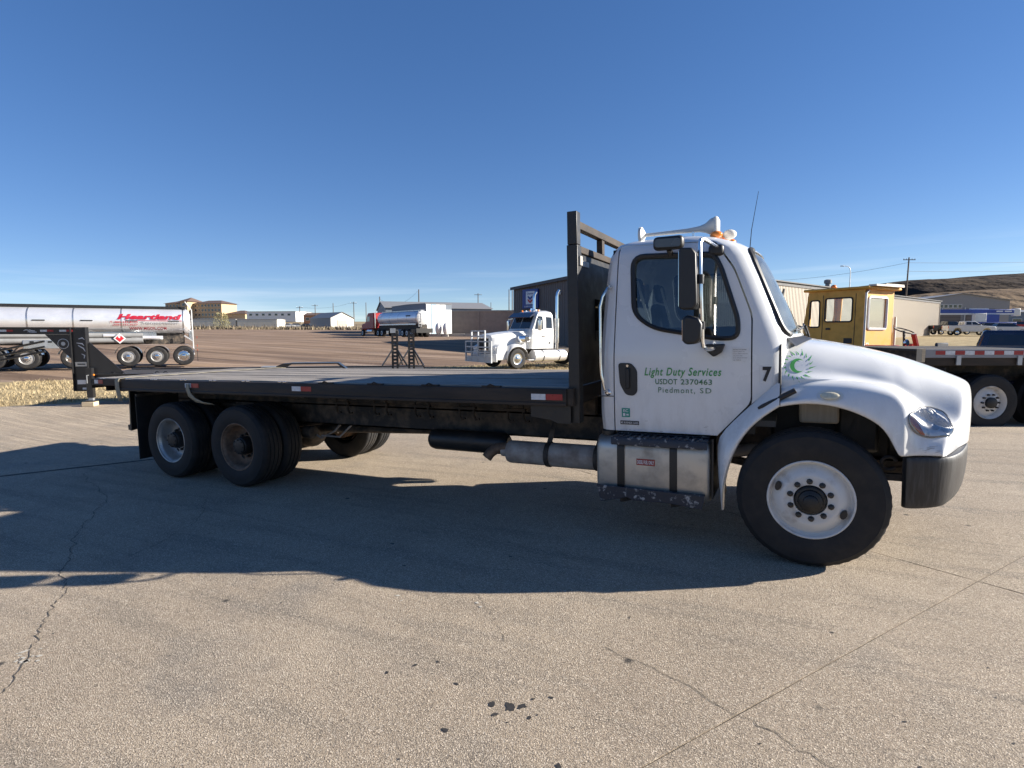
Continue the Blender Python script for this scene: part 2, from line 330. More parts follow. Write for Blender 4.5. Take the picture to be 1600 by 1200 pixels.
# ================================================================== THE SETTING
GU, GV = Vector((math.cos(R(-29.5)), math.sin(R(-29.5)), 0)), Vector((math.cos(R(57.1)), math.sin(R(57.1)), 0))   # slab grid directions
def concrete_mat(wavy=False):
    m = bpy.data.materials.new('tined concrete' if wavy else 'worn broom finished concrete'); m.use_nodes = True; nt = m.node_tree; L = nt.links.new; b = nt.nodes['Principled BSDF']
    tc = nd(nt, 'ShaderNodeTexCoord'); P = tc.outputs['Object']
    def noise(s, d=6, ro=.6, vec=None):
        n = nd(nt, 'ShaderNodeTexNoise'); n.inputs['Scale'].default_value = s; n.inputs['Detail'].default_value = d; n.inputs['Roughness'].default_value = ro; L(vec or P, n.inputs['Vector']); return n.outputs[0]
    def rng(x, a, b_, c=0., d=1.):
        n = nd(nt, 'ShaderNodeMapRange', n_1=a, n_2=b_, n_3=c, n_4=d); L(x, n.inputs[0]); return n.outputs[0]
    def mix(f, a, b_, mode='MIX'):
        n = nd(nt, 'ShaderNodeMixRGB', blend_type=mode)
        for k, x in enumerate((f, a, b_)):
            if isinstance(x, (int, float)): n.inputs[k].default_value = x
            elif isinstance(x, tuple): n.inputs[k].default_value = c4(x)
            else: L(x, n.inputs[k])
        return n.outputs[0]
    base = mix(rng(noise(.45, 8), .35, .65), (.32, .257, .188), (.43, .352, .262))
    base = mix(rng(noise(3.1, 8, .7), .35, .72, 0, .5), base, (.255, .212, .16))
    # polished wheel tracks and broom streaks across the apron
    mp = nd(nt, 'ShaderNodeMapping'); mp.inputs['Rotation'].default_value = (0, 0, R(32)); mp.inputs['Scale'].default_value = (.25, 2.6, 1); L(P, mp.inputs[0])
    st = rng(noise(1.6, 8, .62, mp.outputs[0]), .5, .70, 0, .8)
    base = mix(st, base, (.19, .165, .132))
    # soft grey spills
    base = mix(rng(noise(.8, 5, .6), .55, .72, 0, .65), base, (.17, .16, .145))
    # exposed aggregate: sand grains and small stones
    vo = nd(nt, 'ShaderNodeTexVoronoi'); vo.inputs['Scale'].default_value = 160; L(P, vo.inputs['Vector'])
    sx = nd(nt, 'ShaderNodeSeparateColor'); L(vo.outputs['Color'], sx.inputs[0])
    base = mix(rng(sx.outputs[0], .68, .95, 0, .75), base, (.115, .095, .075))
    base = mix(rng(sx.outputs[1], .72, .95, 0, .75), base, (.63, .54, .43))
    base = mix(.8, base, mix(rng(noise(190, 3, .75), .32, .68), (.42, .41, .40), (1.58, 1.56, 1.53)), 'MULTIPLY')
    # dark drips
    dr = nd(nt, 'ShaderNodeTexVoronoi'); dr.inputs['Scale'].default_value = 2.2; L(P, dr.inputs['Vector'])
    ds = nd(nt, 'ShaderNodeSeparateColor'); L(dr.outputs['Color'], ds.inputs[0])
    dd = nd(nt, 'ShaderNodeMath', operation='MULTIPLY'); L(rng(dr.outputs['Distance'], .07, .03), dd.inputs[0]); L(rng(ds.outputs[0], .62, .66), dd.inputs[1])
    base = mix(dd.outputs[0], base, (.07, .06, .05))
    L(base, b.inputs['Base Color'])
    b.inputs['Roughness'].default_value = .82; b.inputs['Specular IOR Level'].default_value = .35
    h = nd(nt, 'ShaderNodeMath', operation='MULTIPLY_ADD', n_1=.55); L(vo.outputs['Distance'], h.inputs[0])
    h2 = nd(nt, 'ShaderNodeMath', operation='MULTIPLY_ADD', n_1=1.0); L(noise(115, 5, .78), h2.inputs[0]); L(noise(7, 4), h2.inputs[2]); L(h2.outputs[0], h.inputs[2])
    if wavy:
        mw = nd(nt, 'ShaderNodeMapping'); mw.inputs['Rotation'].default_value = (0, 0, R(-28)); mw.inputs['Scale'].default_value = (.35, 5.5, 1); L(P, mw.inputs[0])
        h3 = nd(nt, 'ShaderNodeMath', operation='MULTIPLY_ADD', n_1=6.); L(noise(1.5, 4, .5, mw.outputs[0]), h3.inputs[0]); L(h.outputs[0], h3.inputs[2]); h = h3
    bp = nd(nt, 'ShaderNodeBump', i_Strength=.85, i_Distance=.009); L(h.outputs[0], bp.inputs['Height']); L(bp.outputs[0], b.inputs['Normal'])
    return m
M['concrete'] = concrete_mat(); M['concrete_wavy'] = concrete_mat(True)
M['joint'] = mat('dirt packed joint', (.05, .043, .035), .95, var=.3, scale=20)
M['crack'] = mat('crack in the slab', (.09, .078, .062), .95, var=.3, scale=14)
M['oil'] = mat('dried oil', (.04, .036, .032), .6, var=.2, scale=30)
M['patch'] = mat('pale filler', (.44, .41, .35), .9, var=.15, scale=20)

pave = thing('pavement', None, None); pave['kind'] = 'structure'
US = [-15.8, -7.45, 1.45, 10.3, 19.2, 28.0]; VS = [-27.2, -18.3, -9.3, -.36, 8.5, 17.4, 26.3, 35.2]
def make_slab(u0, u1, v0, v1):
    g = .0045; n = 70
    if abs(u1 + 7.45) < .01: u1 -= .022
    if abs(u0 + 7.45) < .01: u0 += .022
    uu = np.linspace(u0 + g, u1 - g, n); vv = np.linspace(v0 + g, v1 - g, n)
    uu = np.concatenate(([u0 + g], [u0 + g + .006], uu[1:-1], [u1 - g - .006], [u1 - g])); vv = np.concatenate(([v0 + g], [v0 + g + .006], vv[1:-1], [v1 - g - .006], [v1 - g]))
    rows = []
    for i, u in enumerate(uu):
        row = []
        for j, v in enumerate(vv):
            e = i in (0, len(uu) - 1) or j in (0, len(vv) - 1)
            ju = np.random.uniform(-.003, .003) if e else 0
            x = u * GU.x + v * GV.x + ju; y = u * GU.y + v * GV.y + ju
            row.append((x, y, float(terr(x, y)) - 0))
        rows.append(row)
    mb = MB().grid(rows)
    # skirt down into the joint
    per = [rows[0][j] for j in range(len(vv))] + [rows[i][-1] for i in range(1, len(uu))] + [rows[-1][j] for j in range(len(vv) - 2, -1, -1)] + [rows[i][0] for i in range(len(uu) - 2, 0, -1)]
    mb.grid([[(p[0], p[1], p[2]) for p in per], [(p[0], p[1], p[2] - .12) for p in per]], True)
    return mb
for i in range(5):
    for j in range(7):
        part('slab', make_slab(US[i], US[i + 1], VS[j], VS[j + 1]), M['concrete_wavy'] if i == 0 else M['concrete'], pave, smooth=30)
rows = [[(u * GU.x + v * GV.x, u * GU.y + v * GV.y, float(terr(u * GU.x + v * GV.x, u * GU.y + v * GV.y)) - .006) for v in np.linspace(-27, 35, 240)] for u in np.linspace(-15.78, 27.8, 170)]
part('joint_bed', MB().grid(rows), M['joint'], pave)
def ribbon(pts, w0, w1, jit, z=.0025, step=.035):
    """a crack: a thin wandering line"""
    mb = MB(); L_ = []; 
    for a, b in zip(pts[:-1], pts[1:]):
        d = math.dist(a, b); n = max(2, int(d / step))
        for k in range(n): t = k / n; L_.append((a[0] + (b[0] - a[0]) * t, a[1] + (b[1] - a[1]) * t))
    L_.append(pts[-1]); px = py = 0; q = []
    for x, y in L_:
        px = .8 * px + random.gauss(0, jit); py = .8 * py + random.gauss(0, jit); q.append((x + px, y + py))
    l, r = [], []
    for i, (x, y) in enumerate(q):
        a = q[max(0, i - 1)]; b = q[min(len(q) - 1, i + 1)]; d = Vector((b[0] - a[0], b[1] - a[1])); d = d.normalized() if d.length else Vector((1, 0))
        w = random.uniform(w0, w1) / 2; zz = float(terr(x, y)) + z
        l.append((x - d.y * w, y + d.x * w, zz)); r.append((x + d.y * w, y - d.x * w, zz))
    return mb.grid([l, r])
for pts, w0, w1, jt in [([(-9.6, -1.0), (-9.2, -1.55), (-7.4, -2.2), (-6.3, -3.1), (-5.05, -3.75), (-4.6, -4.1), (-4.14, -4.38), (-3.7, -4.7), (-3.2, -5.0)], .003, .009, .012),
                        ([(-7.4, -2.2), (-8.6, -2.5), (-9.8, -3.4)], .002, .005, .012),
                        ([(-2.34, -2.5), (-1.9, -2.8), (-1.66, -3.06)], .001, .0035, .016),
                        ([(-1.1, -2.9), (-.7, -3.02), (-.36, -3.2)], .002, .005, .008), ([(-.36, -3.2), (.04, -3.4), (.6, -3.75)], .002, .006, .010),
                        ([(-6.4, -1.6), (-5.6, -2.3), (-5.2, -3.2)], .002, .006, .012)]:
    part('crack', ribbon(pts, w0, w1, jt), M['crack'], pave, smooth=None)
def blotch(mb, x, y, r, z=.002, asp=1.6, ang=None):
    n = 11; a = random.uniform(0, 6.28) if ang is None else ang; ring = []
    for k in range(n):
        t = 6.283 * k / n; q = r * random.uniform(.55, 1.15); u, v = q * asp * math.cos(t), q * math.sin(t)
        xx = x + u * math.cos(a) - v * math.sin(a); yy = y + u * math.sin(a) + v * math.cos(a); ring.append((xx, yy, float(terr(xx, yy)) + z))
    mb.add(ring, [tuple(range(n))])
mb = MB()
for x, y, r in [(-1.45, -3.62, .020), (-1.36, -3.60, .025), (-1.31, -3.57, .018), (-1.4, -3.68, .012), (-1.24, -3.63, .010), (-1.28, -3.5, .008), (-1.7, -3.55, .010), (-1.2, -3.45, .009), (-1.0, -3.86, .016), (-1.56, -3.87, .014), (-2.0, -3.5, .01), (-2.1, -3.62, .012), (-1.9, -3.42, .008),
                (-1.05, -2.5, .009), (.1, -2.2, .008), (-2.9, -2.4, .014), (-3.3, -2.05, .016), (-2.2, -1.9, .012)]:
    blotch(mb, x, y, r)
for _ in range(90): blotch(mb, random.uniform(-7, 2.5), random.uniform(-4.4, -1.7), random.uniform(.003, .007))
part('oil_spots', mb, M['oil'], pave, smooth=None, kind='stuff')
mb = MB()
for x, y, r in [(-4.13 + random.gauss(0, .06), -4.38 + random.gauss(0, .03), random.uniform(.005, .016)) for _ in range(16)] + [(-2.05, -2.72, .012), (-2.0, -2.76, .01), (-2.62, -2.85, .012), (-2.55, -2.9, .008)]: blotch(mb, x, y, r, .003)
part('filler_patch', mb, M['patch'], pave, smooth=None)

pj = [tuple((GU * -7.45 + GV * v)[:2]) for v in np.linspace(-9, 12, 40)]
part('joint_sealant', ribbon(pj, .05, .085, .004, .004, .08), M['joint'], pave, smooth=None)
def ground_mat():
    m = bpy.data.materials.new('rutted red gravel and dry verge'); m.use_nodes = True; nt = m.node_tree; L = nt.links.new; b = nt.nodes['Principled BSDF']
    tc = nd(nt, 'ShaderNodeTexCoord'); P = tc.outputs['Object']
    def noise(s, d=6, ro=.6, vec=None):
        n = nd(nt, 'ShaderNodeTexNoise'); n.inputs['Scale'].default_value = s; n.inputs['Detail'].default_value = d; n.inputs['Roughness'].default_value = ro; L(vec or P, n.inputs['Vector']); return n.outputs[0]
    def rng(x, a, b_, c=0., d=1.):
        n = nd(nt, 'ShaderNodeMapRange', n_1=a, n_2=b_, n_3=c, n_4=d); L(x, n.inputs[0]); return n.outputs[0]
    def mix(f, a, b_, mode='MIX'):
        n = nd(nt, 'ShaderNodeMixRGB', blend_type=mode)
        for k, x in enumerate((f, a, b_)):
            if isinstance(x, (int, float)): n.inputs[k].default_value = x
            elif isinstance(x, tuple): n.inputs[k].default_value = c4(x)
            else: L(x, n.inputs[k])
        return n.outputs[0]
    def dot(v, off=0):
        n = nd(nt, 'ShaderNodeVectorMath', operation='DOT_PRODUCT'); n.inputs[1].default_value = v; L(P, n.inputs[0])
        a = nd(nt, 'ShaderNodeMath', operation='ADD', n_1=off); L(n.outputs['Value'], a.inputs[0]); return a.outputs[0]
    base = mix(rng(noise(.09, 8), .35, .65), (.245, .168, .112), (.32, .225, .155))
    for ang, sc, w in ((R(20), .30, .95), (R(38), .22, .75), (R(3), .4, .45)):
        mp = nd(nt, 'ShaderNodeMapping'); mp.inputs['Rotation'].default_value = (0, 0, -ang); mp.inputs['Scale'].default_value = (.05, 1.1, 1); L(P, mp.inputs[0])
        base = mix(rng(noise(sc * 2.2, 7, .6, mp.outputs[0]), .48, .66, 0, w), base, (.105, .07, .052))
        base = mix(rng(noise(sc * 2.9, 7, .6, mp.outputs[0]), .56, .72, 0, w * .6), base, (.42, .34, .28))
    base = mix(.6, base, mix(noise(9, 4, .7), (.6, .6, .6), (1.4, 1.4, 1.4)), 'MULTIPLY')
    # dry verge between apron and lot, and the mown ground on the far right
    u = dot((.8396, -.5432, 0)); wob = rng(noise(.5, 4), 0, 1, -.8, .8)
    ua = nd(nt, 'ShaderNodeMath', operation='ADD'); L(u, ua.inputs[0]); L(wob, ua.inputs[1])
    k1 = nd(nt, 'ShaderNodeMath', operation='MULTIPLY'); L(rng(ua.outputs[0], -26.9, -26.2), k1.inputs[0]); L(rng(ua.outputs[0], -12., -13.), k1.inputs[1])
    e = dot((HR[0], HR[1], 0)); n_ = dot((HF[0], HF[1], 0)); ea = nd(nt, 'ShaderNodeMath', operation='ADD'); L(e, ea.inputs[0]); L(wob, ea.inputs[1])
    k2 = nd(nt, 'ShaderNodeMath', operation='MULTIPLY'); L(rng(ea.outputs[0], 9, 12), k2.inputs[0]); L(rng(n_, 16, 20), k2.inputs[1])
    straw = mix(rng(noise(1.3, 8, .7), .3, .7), (.22, .165, .085), (.44, .35, .20))
    base = mix(k1.outputs[0], base, straw); base = mix(k2.outputs[0], base, straw)
    L(base, b.inputs['Base Color']); b.inputs['Roughness'].default_value = .95; b.inputs['Specular IOR Level'].default_value = .15
    bp = nd(nt, 'ShaderNodeBump', i_Strength=.7, i_Distance=.06); L(noise(5, 8, .7), bp.inputs['Height']); L(bp.outputs[0], b.inputs['Normal'])
    return m
M['ground'] = ground_mat()
rad = np.concatenate((np.linspace(.5, 30, 40), np.linspace(32, 170, 50))); ang = np.linspace(0, 2 * math.pi, 181)[:-1]
rows = [[(CAM.x + r * math.cos(a), CAM.y + r * math.sin(a), float(terr(CAM.x + r * math.cos(a), CAM.y + r * math.sin(a))) - .115) for a in ang] for r in rad]
o = part('gravel_lot', MB().grid(rows, True), M['ground'], smooth=60, kind='structure')
M['plain'] = mat('dry prairie', (.20, .155, .095), .95, scale=.02, col2=(.34, .27, .17), amt=(.35, .65), detail=10, spec=.1)
rad = np.concatenate((np.linspace(168, 500, 50), np.geomspace(520, 7000, 40)))
rows = [[(CAM.x + r * math.cos(a), CAM.y + r * math.sin(a), float(terr(CAM.x + r * math.cos(a), CAM.y + r * math.sin(a))) - .3) for a in ang] for r in rad]
part('plain', MB().grid(rows, True), M['plain'], smooth=60, kind='structure')

# dry grass on the verge
def grass(name, boxes, per, hmin, hmax, m):
    vs = []; k = 0
    for (u0, u1, v0, v1) in boxes:
        n = int((u1 - u0) * (v1 - v0) * per); u = np.random.uniform(u0, u1, n); v = np.random.uniform(v0, v1, n)
        clump = np.sin(u * 2.1 + 3 * np.sin(v * .9)) * np.sin(v * 1.7 + 2 * np.sin(u * 1.3)); keep = clump + np.random.uniform(-1, 1, n) > -.35; u, v, clump = u[keep], v[keep], clump[keep]; n = len(u)
        x = u * GU.x + v * GV.x; y = u * GU.y + v * GV.y; z = terr(x, y) - .10
        h = np.random.uniform(hmin, hmax, n) * (1 + .45 * clump); a = np.random.uniform(0, 6.283, n); w = np.random.uniform(.006, .016, n)
        lx = np.random.normal(0, .55, n) * h; ly = np.random.normal(0, .55, n) * h
        A = np.stack((x - w * np.cos(a), y - w * np.sin(a), z), 1); B = np.stack((x + w * np.cos(a), y + w * np.sin(a), z), 1); T = np.stack((x + lx, y + ly, z + h), 1)
        vs.append(np.stack((A, B, T), 1).reshape(-1, 3))
    V = np.concatenate(vs); n = len(V) // 3
    me = bpy.data.meshes.new(name); me.vertices.add(len(V)); me.vertices.foreach_set('co', V.ravel()); me.loops.add(3 * n); me.loops.foreach_set('vertex_index', np.arange(3 * n))
    me.polygons.add(n); me.polygons.foreach_set('loop_start', np.arange(0, 3 * n, 3)); me.polygons.foreach_set('loop_total', np.full(n, 3)); me.update()
    return tag(link(name, me, m), kind='stuff')
M['straw'] = mat('dry straw', (.27, .205, .115), .9, scale=1.4, col2=(.50, .405, .245), amt=(.3, .7), detail=8, spec=.2)
grass('dry_grass', [(-26.3, -16.25, -9, 12), (-26.3, -16.25, 12, 40)], 150, .04, .13, M['straw'])

# hills on the right-hand skyline
def hill(name, n0, prof, near, far, m, wob):
    """prof: (east, height over eye level) of the ridge, standing n0 metres away"""
    es = np.linspace(prof[0][0], prof[-1][0], 90); hs = np.interp(es, [p[0] for p in prof], [p[1] for p in prof])
    rows = []
    for k, t in enumerate(np.linspace(-1, 1, 34)):
        n = n0 + (t * near if t < 0 else t * far); f = math.cos(t * math.pi / 2) ** 1.15; row = []
        for e, h in zip(es, hs):
            q = wob * (math.sin(e * .021 + k * .5) + .6 * math.sin(e * .047 - k * .8) + .4 * math.sin(e * .11 + k)) * (1 - abs(t)) * (.15 + abs(t) * 1.6)
            x = CAM.x + e * HR[0] + n * HF[0]; y = CAM.y + e * HR[1] + n * HF[1]
            dx, dy = x - CAM.x, y - CAM.y; base = CAM.z - (dx * UG.x + dy * UG.y) / UG.z
            row.append((x, y, base + (h + 14) * f - 14 + q))
        rows.append(row)
    return part(name, MB().grid(rows), m, smooth=70, kind='structure')
def ridge(n, pts): return [((px - 800) / 884 * n, (518 - y) * n / 884) for px, y in pts]
M['hill'] = mat('burnt brown hillside', (.032, .024, .019), .95, scale=.011, col2=(.085, .062, .042), amt=(.45, .75), detail=12, spec=.05, stretch=(1, 1, 2.5), bump=.9, bscale=.035, bdist=14)
M['lowhill'] = mat('tan grass slope', (.13, .092, .06), .95, scale=.02, col2=(.25, .185, .12), amt=(.4, .7), detail=12, spec=.05, bump=.8, bscale=.08, bdist=5)
hill('hills', 1000, ridge(1000, [(1270, 505), (1320, 470), (1335, 450), (1380, 443), (1420, 440), (1470, 436), (1500, 434), (1550, 432), (1600, 428.5), (1750, 424), (2000, 440), (2300, 500)]), 420, 700, M['hill'], 4)
hill('low_hills', 470, ridge(470, [(1330, 510), (1370, 475), (1400, 467), (1440, 460), (1500, 455), (1560, 453), (1600, 451), (1750, 449), (2000, 460), (2200, 510)]), 170, 200, M['lowhill'], 1.6)

# ================================================================== THE FLATBED TRUCK  (x forward, near side is -y, origin on the ground under the front axle)
T = thing('flatbed_truck', 'white conventional cab truck with long empty black flatbed and green door lettering', 'truck')
X1, X2 = -6.343, -7.668     # tandem axles
DZ = 1.345                  # deck height
XR, XF = -9.38, -1.93       # deck ends

# ---- cab shell: rows (z, rear x, front x at the middle, front x at the side, half width)
CABROWS = [(.95, -1.69, -.14, -.20, 1.035), (1.10, -1.70, -.14, -.20, 1.05), (1.40, -1.70, -.14, -.20, 1.056), (1.62, -1.695, -.12, -.205, 1.052),
           (1.70, -1.69, -.07, -.215, 1.046), (1.76, -1.69, -.045, -.235, 1.038), (2.0, -1.68, -.15, -.325, 1.004), (2.25, -1.665, -.265, -.42, .968), (2.42, -1.65, -.345, -.49, .940),
           (2.50, -1.635, -.40, -.54, .922), (2.56, -1.61, -.50, -.63, .895), (2.61, -1.57, -.64, -.76, .845), (2.645, -1.50, -.80, -.90, .74), (2.665, -1.40, -.95, -1.0, .55)]
def cab_ring(z, xr, xc, xe, w, off=0.):
    xr += off; xc -= off; xe -= off; w -= off; rc = min(.10, w * .3)
    half = [(xr, 0.), (xr, w * .5), (xr, w - rc)] + [(xr + rc - rc * math.cos(t), w - rc + rc * math.sin(t)) for t in (R(30), R(60), R(90))]
    half += [(xr + (xe - .10 - xr) * k, w) for k in (.35, .6, .8, 1)]
    for t in (.992, .965, .92, .84, .7, .5, .25):
        half.append((xc - (xc - xe) * t ** 2.2 - .10 * t ** 30, w * t))
    half.append((xc, 0.))
    ring = [(x, -y, z) for x, y in half] + [(x, y, z) for x, y in half[-2:0:-1]]
    return ring
def closed_loft(rows):
    mb = MB(); mb.grid(rows, True); n = len(rows[0]); k = len(mb.v)
    mb.f.append(tuple(range(n - 1, -1, -1))); mb.f.append(tuple(range(k - n, k))); return mb
cab = part('cab', closed_loft([cab_ring(*r) for r in CABROWS]), M['white'], T, smooth=35)
inner = part('inner', closed_loft([cab_ring(z + (.06 if i == 0 else (-.04 if i > 8 else 0)), *r, off=.05) for i, (z, *r) in enumerate(CABROWS)]), M['interior'])
boolean(cab, inner)
def poly_round(pts, r=.05, n=4):
    out = []; m = len(pts)
    for i, p in enumerate(pts):
        a, b = Vector(pts[i - 1]), Vector(pts[(i + 1) % m]); p = Vector(p); rr = min(r, (a - p).length * .45, (b - p).length * .45)
        q0 = p + (a - p).normalized() * rr; q1 = p + (b - p).normalized() * rr
        for k in range(n + 1):
            t = k / n; out.append(tuple((1 - t) ** 2 * q0 + 2 * t * (1 - t) * p + t * t * q1))
    return out
WIN = poly_round([(-1.41, 2.485), (-.735, 2.45), (-.675, 2.34), (-.535, 1.90), (-.535, 1.755), (-.69, 1.752), (-1.215, 1.852), (-1.385, 1.98)], .11, 5)
cut = part('cut', MB().prism(WIN, 1, -1.5, 1.5), None); boolean(cab, cut); kill(cut)
WSP = poly_round([(-.93, 1.775), (.93, 1.775), (.80, 2.49), (-.80, 2.49)], .12, 5)
cut = part('cut', MB().prism(WSP, 0, -.62, .3), None); boolean(cab, cut); kill(cut)
cut = part('cut', MB().prism(poly_round([(-.6, 1.85), (.6, 1.85), (.6, 2.35), (-.6, 2.35)], .08), 0, -2., -1.5), None); boolean(cab, cut); kill(cut)
cut = part('cut', MB().lathe([(.77, -1.4), (.77, 1.4)], 'y', (0, 0, .52), 48), None); boolean(cab, cut); kill(cut)
# lower front corner of the cab is cut away under the door's slanted edge
cut = part('cut', MB().prism([(-.685, .90), (-.438, 1.215), (-.2, 1.42), (.3, 1.42), (.3, .90)], 1, -1.5, 1.5), None); boolean(cab, cut); kill(cut)
# doors: cut out of the shell so that the shut lines are real gaps
DOOR = poly_round([(-1.548, .90), (-1.548, 1.6), (-1.532, 2.585), (-.735, 2.555), (-.575, 2.31), (-.437, 1.93), (-.432, 1.235), (-.69, .945), (-.69, .90)], .05, 3)
cut = part('cut', MB().prism(DOOR, 1, -1.5, -.78), None)
door = part('door', MB(), M['white'], T); door.data = cab.data.copy(); boolean(door, cut, 'INTERSECT'); kill(cut)
cx = sum(p[0] for p in DOOR) / len(DOOR); cz = sum(p[1] for p in DOOR) / len(DOOR)
big = [(p[0] + (.011 if p[0] > cx else -.011), p[1] + (.009 if p[1] > cz else -.02)) for p in DOOR]
cut = part('cut', MB().prism(big, 1, -1.5, -.86), None); boolean(cab, cut); kill(cut)
for o in (cab, door):
    for i in range(len(o.data.materials)): o.data.materials[i] = M['white']
    if not o.data.materials: o.data.materials.append(M['white'])
    o.data.polygons.foreach_set('material_index', [0] * len(o.data.polygons))
    o.data.polygons.foreach_set('use_smooth', [True] * len(o.data.polygons)); o.data.set_sharp_from_angle(angle=R(28))
kill(inner)
door['label'] = 'driver side door with green company lettering'
# dark backing behind the shut lines
part('door_jamb', MB().grid([[(x, -(1.0 if z < 1.7 else 1.0 - (z - 1.7) * .144), z) for z in (.97, 1.3, 1.7, 1.85)] for x in (-1.60, -1.0, -.5, -.40)]), M['seal'], T)
for xa, xb, za, zb in ((-1.60, -1.47, 1.85, 2.56), (-1.47, -.72, 2.50, 2.56)):
    part('door_jamb', MB().grid([[(x, -(1.0 - (z - 1.7) * .144), z) for z in (za, zb)] for x in (xa, xb)]), M['seal'], T)
part('door_jamb', MB().add([(-.66, -.90, 2.40), (-.74, -.90, 2.56), (-.40, -1.0, 1.85), (-.50, -1.0, 1.80)], [(0, 1, 3, 2)]), M['seal'], T)
def wy(z): return 1.047 - (z - 1.7) * .144 if z > 1.7 else 1.055
# side glass with seal
def glaze(sgn):
    pane = part('side_window', MB().add([(x, sgn * (wy(z) - .022), z) for x, z in WIN], [tuple(range(len(WIN)))]), M['glass'], T if sgn > 0 else door, smooth=None)
    part('window_seal', MB().tube([(x, sgn * (wy(z) + .003), z) for x, z in WIN], .021, 6, True), M['seal'], T if sgn > 0 else door)
glaze(-1); glaze(1)
def front_x(y, z):
    zs = [r[0] for r in CABROWS]; xc = np.interp(z, zs, [r[2] for r in CABROWS]); xe = np.interp(z, zs, [r[3] for r in CABROWS]); w = np.interp(z, zs, [r[4] for r in CABROWS]); t = min(1, abs(y) / w)
    return float(xc - (xc - xe) * t ** 2.2 - .10 * t ** 30)
rows = []
for k in range(13):
    z = 1.745 + (2.525 - 1.745) * k / 12; w = .94 - .135 * k / 12
    rows.append([(front_x(w * t, z) - .012, w * t, z) for t in np.linspace(-1, 1, 25)])
wsh = part('windshield', MB().grid(rows), M['ws_glass'], T, smooth=60)
part('windshield_seal', MB().tube([(front_x(y, z) + .004, y, z) for y, z in WSP], .024, 6, True), M['seal'], T)
for y0, y1, xx in ((-.75, .05, 0), (-.05, .75, 0)):
    pts = [(front_x(y0 + (y1 - y0) * t, 1.80 + .05 * t) + .035, y0 + (y1 - y0) * t, 1.80 + .06 * t) for t in np.linspace(0, 1, 7)]
    part('wiper', MB().tube(pts, .009, 5).tube([(front_x(y0 * .2, 1.73) + .05, y0 + .5, 1.75), (pts[3][0] + .015, pts[3][1], pts[3][2] + .01)], .012, 5), M['plastic'], T)
# cowl grille below the glass
part('cowl', MB().grid([[(front_x(y, 1.755) - .01, y, 1.755) for y in np.linspace(-.9, .9, 13)], [(front_x(y, 1.755) + .07, y, 1.728 - .07 * abs(y) ** 3) for y in np.linspace(-.9, .9, 13)]]), M['plastic'], T)
# interior
part('dashboard', MB().box(-.62, -.22, -.94, .94, 1.45, 1.70).box(-.5, -.24, -.9, .9, 1.69, 1.745), M['interior'], T, bevel=.04)
part('cab_floor', MB().box(-1.62, -.25, -.96, .96, 1.03, 1.08), M['interior'], T)
for y in (-.52, .52):
    s = part('seat', MB().box(-1.45, -.95, y - .26, y + .26, 1.30, 1.46), M['seat'], T, bevel=.05)
    part('seat_back', MB().prism([(-1.46, 1.44), (-1.32, 1.44), (-1.42, 2.12), (-1.54, 2.12)], 1, y - .25, y + .25), M['seat'], s, bevel=.05)
    part('head_rest', MB().prism([(-1.50, 2.14), (-1.42, 2.14), (-1.45, 2.34), (-1.53, 2.34)], 1, y - .14, y + .14), M['seat'], s, bevel=.04)
    part('seat_belt', MB().tube([(-1.40, y - .30, 2.28), (-1.33, y - .2, 1.95), (-1.22, y + .1, 1.52)], .016, 4), M['sticker'], s)
mbw = MB().tube([(-.66 + .10 * math.sin(a), .52 + .22 * math.cos(a), 1.78 + .20 * math.sin(a)) for a in np.linspace(0, 6.283, 25)[:-1]], .016, 6, True).tube([(-.66, .52, 1.78), (-.5, .52, 1.62)], .03, 6).bar((-.66, .32, 1.78), (-.66, .72, 1.78), .03, .02)
part('steering_wheel', mbw, M['plastic'], T)
part('sun_visor', MB().bar((-.64, -.75, 2.44), (-.64, -.1, 2.47), .16, .02), M['interior'], T)

# ---- hood and front fenders in one shell
HX = [-.215, -.16, -.06, .06, .20, .34, .46, .545, .60, .68, .78, .88, .98, 1.08, 1.16]
def lip(x): return .52 + math.sqrt(max(.0, .735 ** 2 - x * x)) if x < .55 else .895
def hood_row(x):
    I = lambda xs, ys: float(np.interp(x, xs, ys))
    zt = I([-.25, .07, .30, .44, .68, .91, 1.10, 1.16], [1.755, 1.720, 1.672, 1.638, 1.570, 1.483, 1.395, 1.368])
    y3 = I([-.215, .0, .3, .6, 1.0, 1.2], [.86, .80, .72, .655, .60, .58]); y4 = I([-.215, 0, .3, .6, 1, 1.2], [.985, .915, .81, .735, .685, .67])
    yv = I([-.215, -.05, .15, .4, .7, 1.2], [1.045, .995, .89, .80, .75, .74]); zv = I([-.215, -.05, .2, .5, .75, .95, 1.16], [1.44, 1.435, 1.425, 1.37, 1.27, 1.16, 1.08])
    zf = I([-.215, -.06, .1, .29, .52, .77, .9, 1.0, 1.16], [1.35, 1.40, 1.425, 1.428, 1.38, 1.275, 1.20, 1.14, 1.08])
    zl = lip(x)
    if x >= .545 and x < .6: zl = .95
    sq = 1 - .075 * float(ss(.7, 1.2, x)); yo = 1.205; k = max(0., min(1., (x + .215) / .3)); ys = 1.075 + .05 * k
    H = [(0, zt), (y3 * .5, zt - .006), (y3 * .80, zt - .022), (y3 * .95, zt - .06), (y3 + (y4 - y3) * .45, zt - .125), (y4, zt - .235 + .04 * k)]
    zq = min(H[-1][1] - .04, zv + .03)
    H += [(yv - .015, zv + .02), (yv + .06 * k + .01, zv - .012 + .0 * k), (.94 + .10 * (1 - k), zf - .004), (ys - .02, zf - .02), (1.155, zf - .075), (1.192, (zf - .075 + zl) * .5 + .01), (yo, zl + .035), (yo - .003, zl + .004), (yo - .03, zl)]
    return [(y * (sq if y > .85 else 1 - (1 - sq) * max(0, (y - .5) / .35)), z) for y, z in H]
